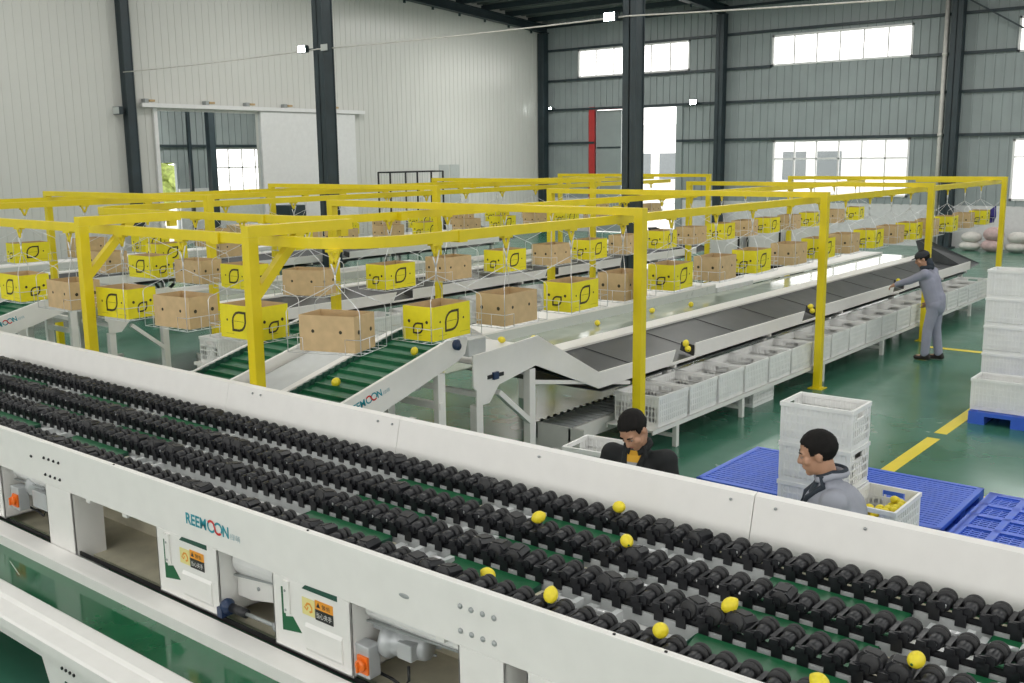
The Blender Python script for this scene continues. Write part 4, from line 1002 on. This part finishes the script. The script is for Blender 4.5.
def person(label, loc, rz, J, head, look, jacket, trousers, extra=None, hair=True, build=1.0):
    """J: joint positions in the person's own frame (x right, y forward, z up)"""
    t = thing('person', label, 'person', loc); t.rotation_euler = (0,0,rz)
    V = Vector; hc = V(head); yaw_, pit, rol = look
    HR = Matrix.Rotation(yaw_,3,'Z') @ Matrix.Rotation(rol,3,'Y') @ Matrix.Rotation(-pit,3,'X')
    h = lambda x, y, z: hc + HR @ V((x,y,z))
    nk = V(J['neck']); ch = V(J['chest']); pv = V(J['pelvis'])
    P = [('c', pv, ch, .125*build, .135*build), ('c', ch, nk, .115*build, .05), ('c', nk-V((0,0,.02)), h(0,-.025,-.05), .056, .054)]
    P += [('e', h(0,-.012,.035), (.078,.098,.092), HR), ('e', h(0,.020,-.045), (.060,.072,.072), HR), ('e', h(0,.062,-.096), (.026,.024,.022), HR),
          ('c', h(-.038,.072,.022), h(.038,.072,.022), .018, .018), ('c', h(0,.088,.014), h(0,.106,-.028), .010, .0135), ('e', h(-.012,.098,-.030), (.009,.009,.008), HR), ('e', h(.012,.098,-.030), (.009,.009,.008), HR),
          ('e', h(-.046,.058,-.022), (.026,.024,.024), HR), ('e', h(.046,.058,-.022), (.026,.024,.024), HR), ('c', h(-.018,.082,-.062), h(.018,.082,-.062), .011, .011),
          ('e', h(-.079,-.012,-.004), (.011,.020,.032), HR), ('e', h(.079,-.012,-.004), (.011,.020,.032), HR)]
    Jk = []; Tr = []; Sh = []
    for s in ('l','r'):
        sg = -1 if s == 'l' else 1
        sh, el, wr = V(J['sh'+s]), V(J['el'+s]), V(J['wr'+s])
        P += [('c', ch+V((sg*.06,0,.05)), sh, .07, .058), ('c', sh, el, .048, .038), ('c', el, wr, .038, .027)]
        P += hand_prims(wr, J['hd'+s], J['th'+s], J.get('curl'+s,.5))
        Jk += [('c', ch+V((sg*.05,0,.05)), sh, .095*build, .078), ('c', sh, el, .072, .060), ('c', el, wr-(wr-el).normalized()*.02, .060, .045)]
        hp, kn, an = V(J['hp'+s]), V(J['kn'+s]), V(J['an'+s])
        P += [('c', pv, hp, .10, .095), ('c', hp, kn, .078, .052), ('c', kn, an, .052, .036), ('c', an-V((0,.02,.03)), an+V((0,.13,-.05)), .034, .026)]
        Tr += [('c', pv, hp, .125, .108), ('c', hp, kn, .098, .076), ('c', kn, an+V((0,0,.01)), .076, .066)]
        Sh += [('c', an+V((0,-.05,-.055)), an+V((0,.13,-.06)), .040, .036), ('c', an+V((0,-.03,-.02)), an+V((0,.03,-.04)), .048, .045)]
    body = fuse('body', P, M_skin, .0075, 3, t)
    Jk += [('c', pv+V((0,0,-.08)), pv+V((0,0,.06)), .150*build, .145*build), ('c', pv, ch, .142*build, .165*build), ('c', ch, nk-V((0,0,.035)), .140*build, .075)]
    for sx in (-1,1): Jk.append(('c', pv+V((sx*.06,0,-.06)), ch+V((sx*.07,0,-.02)), .125*build, .130*build))
    Tr += [('c', pv+V((-.05,0,-.02)), pv+V((.05,0,-.02)), .128, .128)]
    jk = fuse('jacket', Jk, jacket, .012, 4, t); fuse('trousers', Tr, trousers, .013, 3, t); 
    for sg, (a, b) in ((-1,Sh[:2]),(1,Sh[2:])): fuse('shoe', [a,b], M_shoe, .010, 2, t)
    # eyes, brows, lips
    for sg in (-1,1):
        e = MB().ell(h(sg*.033,.079,.003), (.013,.008,.0055), M_eye, HR, 12, 8).build('eye', None); e.parent = t
        i_ = MB().ell(h(sg*.033,.0855,.002), (.0055,.003,.0050), M_iris, HR, 10, 8).build('iris', None); i_.parent = e
        b = MB().tube([h(sg*.016,.091,.026), h(sg*.034,.090,.032), h(sg*.054,.074,.026)], [.004,.0048,.003], M_hair, 6).build('eyebrow', None); b.parent = t
    l = MB().tube([h(-.022,.083,-.060), h(-.010,.0915,-.058), h(0,.0925,-.060), h(.010,.0915,-.058), h(.022,.083,-.060)], [.003,.0045,.0045,.0045,.003], M_lip, 8).build('lips', None); l.parent = t
    if hair:
        m = MB(); m.ell((0,-.018,.042), (.086,.106,.098), M_hair, None, 48, 36)
        n2 = MB(); vs = []; rr = random.Random(5)
        for v in m.v:
            k = 1+rr.uniform(-.018,.022); vs.append(Vector(((v[0])*k,(v[1]+.02)*k-.02,(v[2]-.042)*k+.042)))
        keep = []
        for f in m.f:
            cx = sum((vs[i] for i in f), Vector())/len(f)
            lim = .088-.30*abs(cx.x) if cx.y > .045 else (.070-(.045-cx.y)*1.3 if cx.y > -.01 else max(-.045,.0-(-.01-cx.y)*1.4))
            if abs(cx.x) > .06 and .005 < cx.y < .032: lim = min(lim,.012)
            if cx.z > lim: keep.append(f)
        n2.add([h(*v) for v in vs], keep, M_hair, True)
        o = n2.build('hair', None); o.parent = t
        so = o.modifiers.new('s','SOLIDIFY'); so.thickness = .012; so.offset = -1
    # stand-up collar round the neck
    cl = MB(); ring = [nk + V((.074*math.cos(a), -.012+.078*math.sin(a), J.get('cup',.012)-.045*max(0,math.sin(a)))) for a in [PI*.5+.30+(2*PI-.60)*i/18 for i in range(19)]]
    cl.tube(ring, .022, jacket, 8); cl.tube([p+V((0,0,.018)) for p in ring], .013, J.get('lining', jacket), 8)
    o = cl.build('collar', None); o.parent = t
    if extra: extra(t, jk, h, HR, V, J)
    return t
def onto(jk, pts2, fr, lift=.004):                    # drop points (x,z) onto the front of a garment
    bm = bmesh.new(); bm.from_mesh(jk.data); tr = BVHTree.FromBMesh(bm); bm.free(); out = []
    for x, z in pts2:
        hit = tr.ray_cast(Vector((x,fr,z)), Vector((0,-1,0)))[0]
        out.append(Vector((x,(hit.y if hit else .085)+lift,z)))
    return out
def strip_patch(jk, rows, fr, mats, name, t, lift=.004):
    """rows: (z, x_left, x_right); consecutive rows joined, one material for each band"""
    m = MB(); n = 6
    for (r0, r1, mm) in zip(rows, rows[1:], mats):
        p = onto(jk, [(r0[1]+(r0[2]-r0[1])*i/n, r0[0]) for i in range(n+1)] + [(r1[1]+(r1[2]-r1[1])*i/n, r1[0]) for i in range(n+1)], fr, lift)
        m.add(p, [(i,i+1,n+1+i+1,n+1+i) for i in range(n)], mm, True)
    o = m.build(name, None); o.parent = t; return o
# worker in black: leans over the panel, face turned down
def ex1(t, jk, h, HR, V, J):
    strip_patch(jk, [(1.475,-.060,.060),(1.455,-.058,.058),(1.425,-.050,.050),(1.385,-.036,.036),(1.31,-.016,.016)], 1.0, [M_dcol,M_shy,M_shy,M_shg], 'shirt', t, .006)
    for sg in (-1,1):
        p = onto(jk, [(sg*.062,1.485),(sg*.066,1.42),(sg*.048,1.36),(sg*.018,1.28)], 1.0, .010)
        c = MB().tube(p, [.020,.022,.018,.010], M_bjack, 8).build('collar', None); c.parent = t
Jw = dict(neck=(0,.055,1.47),chest=(0,.02,1.27),pevis=0,pelvis=(0,-.06,.95),
    shl=(-.185,.03,1.385),ell=(-.265,.10,1.13),wrl=(-.16,.25,1.03),hdl=(.4,.9,-.1),thl=(.6,0,.8),
    shr=(.185,.03,1.385),elr=(.265,.10,1.13),wrr=(.16,.25,1.03),hdr=(-.4,.9,-.1),thr=(-.6,0,.8),
    hpl=(-.09,-.06,.90),knl=(-.11,-.01,.50),anl=(-.12,-.06,.10),hpr=(.09,-.06,.90),knr=(.11,-.01,.50),anr=(.12,-.06,.10))
p1 = person('person in a black jacket over a striped shirt, looking down behind the white panel', (-3.27,5.27,0), PI+.20, Jw, (0,.130,1.588), (-.36,.72,.10), M_bjack, M_trou, ex1, build=1.08)
# worker in grey, seen in profile facing left
def ex2(t, jk, h, HR, V, J):
    for sg in (-1,1):
        p = onto(jk, [(sg*.068,1.50),(sg*.070,1.44),(sg*.052,1.37),(sg*.035,1.30),(sg*.03,1.15)], 1.0, .008)
        c = MB().tube(p, [.014,.018,.016,.012,.010], M_dcol, 8).build('collar', None); c.parent = t
    strip_patch(jk, [(1.47,-.05,.05),(1.40,-.045,.045),(1.30,-.03,.03),(1.12,-.028,.028)], 1.0, [M_dcol,M_dcol,M_dcol], 'shirt', t, .004)
    b = onto(jk, [(-.105,1.315)], 1.0, .004)[0]
    m = MB().lathe([(.032,0),(.032,.003)], b, (0,1,0), M_lemon, 16).build('badge', None); m.parent = t
    m['label'] = 'round yellow badge'
J2 = dict(Jw); J2.update(lining=M_dcol,cup=.030,neck=(0,.045,1.48),chest=(0,.01,1.28),pelvis=(0,-.05,.96),wrl=(-.14,.28,1.08),wrr=(.14,.28,1.08),elr=(.26,.06,1.14),ell=(-.26,.06,1.14))
p1.scale = (.965,.965,.965)
p2 = person('person in a grey work jacket, in profile facing left before the crate stack', (-2.0,5.26,0), PI/2+.48, J2, (0,.115,1.610), (-.12,.26,.0), M_gjack, M_trou, ex2, build=1.10)
p2.scale = (.978,.978,.978)
# worker standing at the far end of the line, reaching over the crates
def ex3(t, jk, h, HR, V, J):
    m = MB(); m.ell((0,-.012,.060), (.094,.112,.075), M_hair, None, 24, 16)
    n2 = MB(); n2.add([h(*v) for v in m.v], [f for f in m.f if sum(m.v[i][2] for i in f)/len(f) > .035], M_trou, True)
    n2.poly([h(-.06,.085,.045),h(.06,.085,.045),h(.045,.150,.035),h(-.045,.150,.035)], HR @ Vector((0,0,1)), .006, M_trou)
    o = n2.build('cap', None); o.parent = t
    s = MB().tube([Vector((.075*math.cos(a),.075*math.sin(a)+.11,1.445+.01*math.sin(2*a))) for a in [2*PI*i/14 for i in range(14)]], .034, M_dcol, 8, closed=True)
    s.ell((0,.18,1.38),(.05,.035,.07),M_dcol); s.tube([h(0,-.075,-.02),Vector((0,.05,1.44))],[.055,.06],M_dcol,12)
    o = s.build('scarf', None); o.parent = t
J3 = dict(neck=(0,.12,1.43),chest=(0,.06,1.24),pelvis=(0,-.05,.92),
    shl=(-.175,.10,1.36),ell=(-.15,.32,1.24),wrl=(-.06,.54,1.16),hdl=(.1,.9,-.45),thl=(1,0,.2),curll=.6,
    shr=(.18,.05,1.36),elr=(.24,-.03,1.08),wrr=(.21,.12,.88),hdr=(0,.5,-.85),thr=(-.6,.4,0),curlr=.6,
    hpl=(-.09,-.05,.88),knl=(-.08,.03,.49),anl=(-.08,.05,.10),hpr=(.09,-.05,.88),knr=(.08,-.06,.49),anr=(.08,-.12,.10))
p3 = person('person in a grey coverall and dark cap, reaching over the crates at the right', (-4.78,16.15,0), PI/2+.10, J3, (0,.185,1.565), (.25,.35,0), M_gjack2, M_gjack2, ex3, hair=True, build=.98)
# ================================================================== BACKGROUND CLUTTER
def rack(y0, x, n, label):
    t = thing('wire_rack', label, 'rack', (x,y0,0)); m = MB()
    for i in range(n+1):
        for q in (0,.55): m.bar((x+q,y0+1.25*i,0),(x+q,y0+1.25*i,2.75),.045,.045,M_blk)
    for z in (.5,1.62,2.74):
        for q in (0,.55): m.bar((x+q,y0,z),(x+q,y0+1.25*n,z),.045,.045,M_blk)
        for i in range(n+1): m.bar((x,y0+1.25*i,z),(x+.55,y0+1.25*i,z),.045,.045,M_blk)
    m.build('frame', t)
    w = MB()
    for i in range(int(n*1.25/.12)): w.bar((x+.02,y0+.12*i,.5),(x+.02,y0+.12*i,2.74),.006,.006,M_grey)
    w.build('mesh_panel', t)
rack(23.3,-24.6,2,'black tube-framed wire rack standing by the white wall')
t = thing('sign_board','two pale blue-white panels on thin legs beside the wire rack','board',(-24.4,26.3,0))
for y in (26.0,26.55): MB().box((-24.42,y,1.5),(-24.39,y+.48,2.95),M_gpanel).build('panel', t); MB().bar((-24.40,y+.24,0),(-24.40,y+.24,1.5),.04,.04,M_blk).build('leg', t)
def scooter(x, y, rz, m, label):
    t = thing('scooter', label, 'scooter', (x,y,0)); t.rotation_euler = (0,0,rz)
    def B(mb, n): o = mb.build(n, None); o.parent = t; return o
    for q in (-.62,.62):
        w = MB().lathe([(.20,-.04),(.24,-.045),(.27,0),(.24,.045),(.20,.04)], (q,0,.27), (0,1,0), M_black, 18, closed=True); w.cyl((q,-.03,.27),(q,.03,.27),.09,M_grey); B(w,'wheel')
    b = MB().prism([(-.75,.45),(-.15,.30),(.30,.30),(.45,.50),(.55,.95),(.62,.95),(.50,.30),(.35,.22),(-.2,.22),(-.35,.35)], 'y', -.12, .12, m).prism([(-.80,.60),(-.75,.45),(-.1,.40),(-.15,.68),(-.7,.72)], 'y', -.15, .15, m); B(b,'body')
    B(MB().prism([(-.72,.72),(-.12,.68),(-.10,.76),(-.40,.79),(-.72,.82)], 'y', -.13, .13, M_black),'seat')
    B(MB().bar((.58,0,.9),(.52,0,1.05),.04,.04,M_grey).bar((.52,-.33,1.06),(.52,.33,1.06),.03,.03,M_black).bar((.50,-.3,1.06),(.46,-.36,1.28),.012,.012,M_black).ell((.62,0,.98),(.08,.10,.09),M_sack),'handlebar')
for x, y, r, m, l in ((-22.4,14.6,1.2,M_sack,'white scooter parked by the white wall, left of the door opening'),(-23.6,16.3,1.2,M_pink,'pinkish scooter parked by the white wall, left of the door opening'),(-23.2,18.2,1.3,M_blk,'black scooter parked in front of the door opening'),(-24.0,20.3,1.2,M_blucl,'dark blue scooter parked in front of the door opening'),(-25.9,22.2,.9,M_red,'red and black scooter parked at the right side of the door opening')): scooter(x,y,r,m,l)
for i, (x,y,h,m) in enumerate(((-25.3,18.4,1.3,M_brown),(-26.4,19.6,1.2,M_sack),(-26.3,21.0,1.75,M_col))):
    tag(center(MB().box((x-.4,y-.35,0),(x+.4,y+.35,h*.5),m).box((x-.36,y-.33,h*.5),(x+.36,y+.33,h),m).build('storage_box'),(x,y,0)), ['stacked kraft boxes in front of the door opening','pale sacks piled at the door opening','dark cabinet beside the sliding door panel'][i], 'box')
for i, (x,y,h,m) in enumerate(((-9.35,35.2,.62,M_sack),(-8.65,35.1,.80,M_pink),(-7.95,35.2,.66,M_sack),(-7.25,35.1,.62,M_pink),(-6.55,35.2,.80,M_sack))):
    mb = MB(); mb.ell((x,y,h*.25),(.34,.30,h*.26),m); mb.ell((x+.03,y,h*.70),(.32,.28,h*.30),m)
    tag(center(mb.build('sack'),(x,y,0)), '%s sack slumped against the back wall, %s from the left' % ('pinkish' if m is M_pink else 'pale', ORD[i]), 'sack', 'sacks along the back wall')
tt = thing('work_table','pale table against the back wall at the far right','table',(-7.2,33.6,0))
MB().box((-7.3,33.3,.92),(-5.2,34.0,.97),M_lgrey).build('top', tt)
for x in (-7.25,-5.3): MB().box((x,33.35,0),(x+.06,33.4,.92),M_grey).build('leg', tt)
fl_ = thing('cloth_flag','dark indigo cloth tied to a thin slanting stick on the far yellow post','flag',(-5.9,22.38,1.7))
MB().tube([(-5.87,22.38,1.70),(-5.43,22.41,2.19)],.010,M_grey).build('stick', fl_)
m = MB(); m.add([(-5.72,22.38,1.92),(-5.50,22.38,2.10),(-5.48,22.34,1.88),(-5.52,22.40,1.76),(-5.62,22.33,1.75),(-5.70,22.40,1.80)], [(0,1,2),(0,2,3),(0,3,4),(0,4,5)], M_blucl)
o = m.build('cloth', fl_); s = o.modifiers.new('s','SOLIDIFY'); s.thickness = .03
tag(center(MB().box((-4.6,25.5,0),(-3.9,26.2,.45),M_blue).box((-4.56,25.54,.45),(-3.94,26.16,.50),M_blk).build('blue_tub'),(-4.25,25.8,0)), 'blue plastic tub on the floor behind the right crate stack', 'tub')
for i, (x, y) in enumerate(((-12.6,24.6),(-11.6,24.9),(-10.6,25.2))):
    t = thing('panel_cart', 'black-framed cart of white panels beyond the cartons, %s from the left' % ORD[i], 'cart', (x,y,0), 'carts of white panels')
    m = MB()
    for q in range(5): m.box((x-.42,y-.3+.13*q,.35),(x+.42,y-.27+.13*q,1.35),M_white2)
    m.build('panel', t); MB().box((x-.45,y-.35,.26),(x+.45,y+.35,.33),M_blk).bar((x-.45,y-.33,.3),(x-.45,y-.33,1.4),.04,.04,M_blk).bar((x+.45,y-.33,.3),(x+.45,y-.33,1.4),.04,.04,M_blk).build('frame', t)
    for a in (-.38,.38): MB().cyl((x+a,y-.3,.12),(x+a,y-.25,.12),.12,M_black).cyl((x+a,y+.25,.12),(x+a,y+.3,.12),.12,M_black).build('wheel', t)
# ================================================================== LIGHT
w = bpy.data.worlds.new('overcast_sky'); scene.world = w; w.use_nodes = True
nt = w.node_tree; bg = nt.nodes['Background']; bg.inputs['Color'].default_value = (1,.985,.955,1); bg.inputs['Strength'].default_value = 3.3
def area(x, y, z, sx, sy, power, col=(1,.985,.95)):
    l = bpy.data.lights.new('hall_light','AREA'); l.shape = 'RECTANGLE'; l.size = sx; l.size_y = sy; l.energy = power; l.color = col
    o = bpy.data.objects.new('hall_light', l); C.objects.link(o); o.location = (x,y,z)
for x in (-23.1,-14.5,-6.0,2.5):
    for y in (0.0,10.5,21.0): area(x, y, roofz(y)-.75, 2.0, 7.0, 260)
for x in (-23.1,-14.5,-6.0): area(x, 30.0, roofz(30)-.75, 2.0, 4.0, 330)  # leftmost one added to brighten the dim left of the back wall
area(-31.0,22.0,6.6,2.5,8,420)  # added light to brighten the annex, no fixture behind it

def portal_light(loc, rot, sx, sy):
    l = bpy.data.lights.new('window_daylight','AREA'); l.shape = 'RECTANGLE'; l.size = sx; l.size_y = sy; l.cycles.is_portal = True
    o = bpy.data.objects.new('window_daylight', l); C.objects.link(o); o.location = loc; o.rotation_euler = rot
for a, b, c, d in fill_fwin: portal_light(((a+b)/2,-9.2,(c+d)/2), (PI/2,0,0), b-a, d-c)  # sky portals at the added front windows
for a, b, c, d in fill_rwin: portal_light((9.2,(a+b)/2,(c+d)/2), (0,PI/2,0), d-c, b-a)  # sky portals at the added right-hand windows
for a, b, c, d in ups+lows+[door_back]: portal_light(((a+b)/2,YB+.2,(c+d)/2), (-PI/2,0,0), b-a, d-c)
portal_light((XO-.2,26.25,2.8), (0,-PI/2,0), 1.8, 3.9)

tag(center(MB().box((-11.75,6.95,0),(-11.2,7.35,.06),M_grey).box((-11.8,6.9,.06),(-11.15,7.4,.36),M_white).box((-11.79,6.91,.36),(-11.16,7.39,.375),M_lgrey).build('control_cabinet'),(-11.5,7.15,0)), 'low white cabinet on the floor by the far left conveyor legs', 'cabinet')
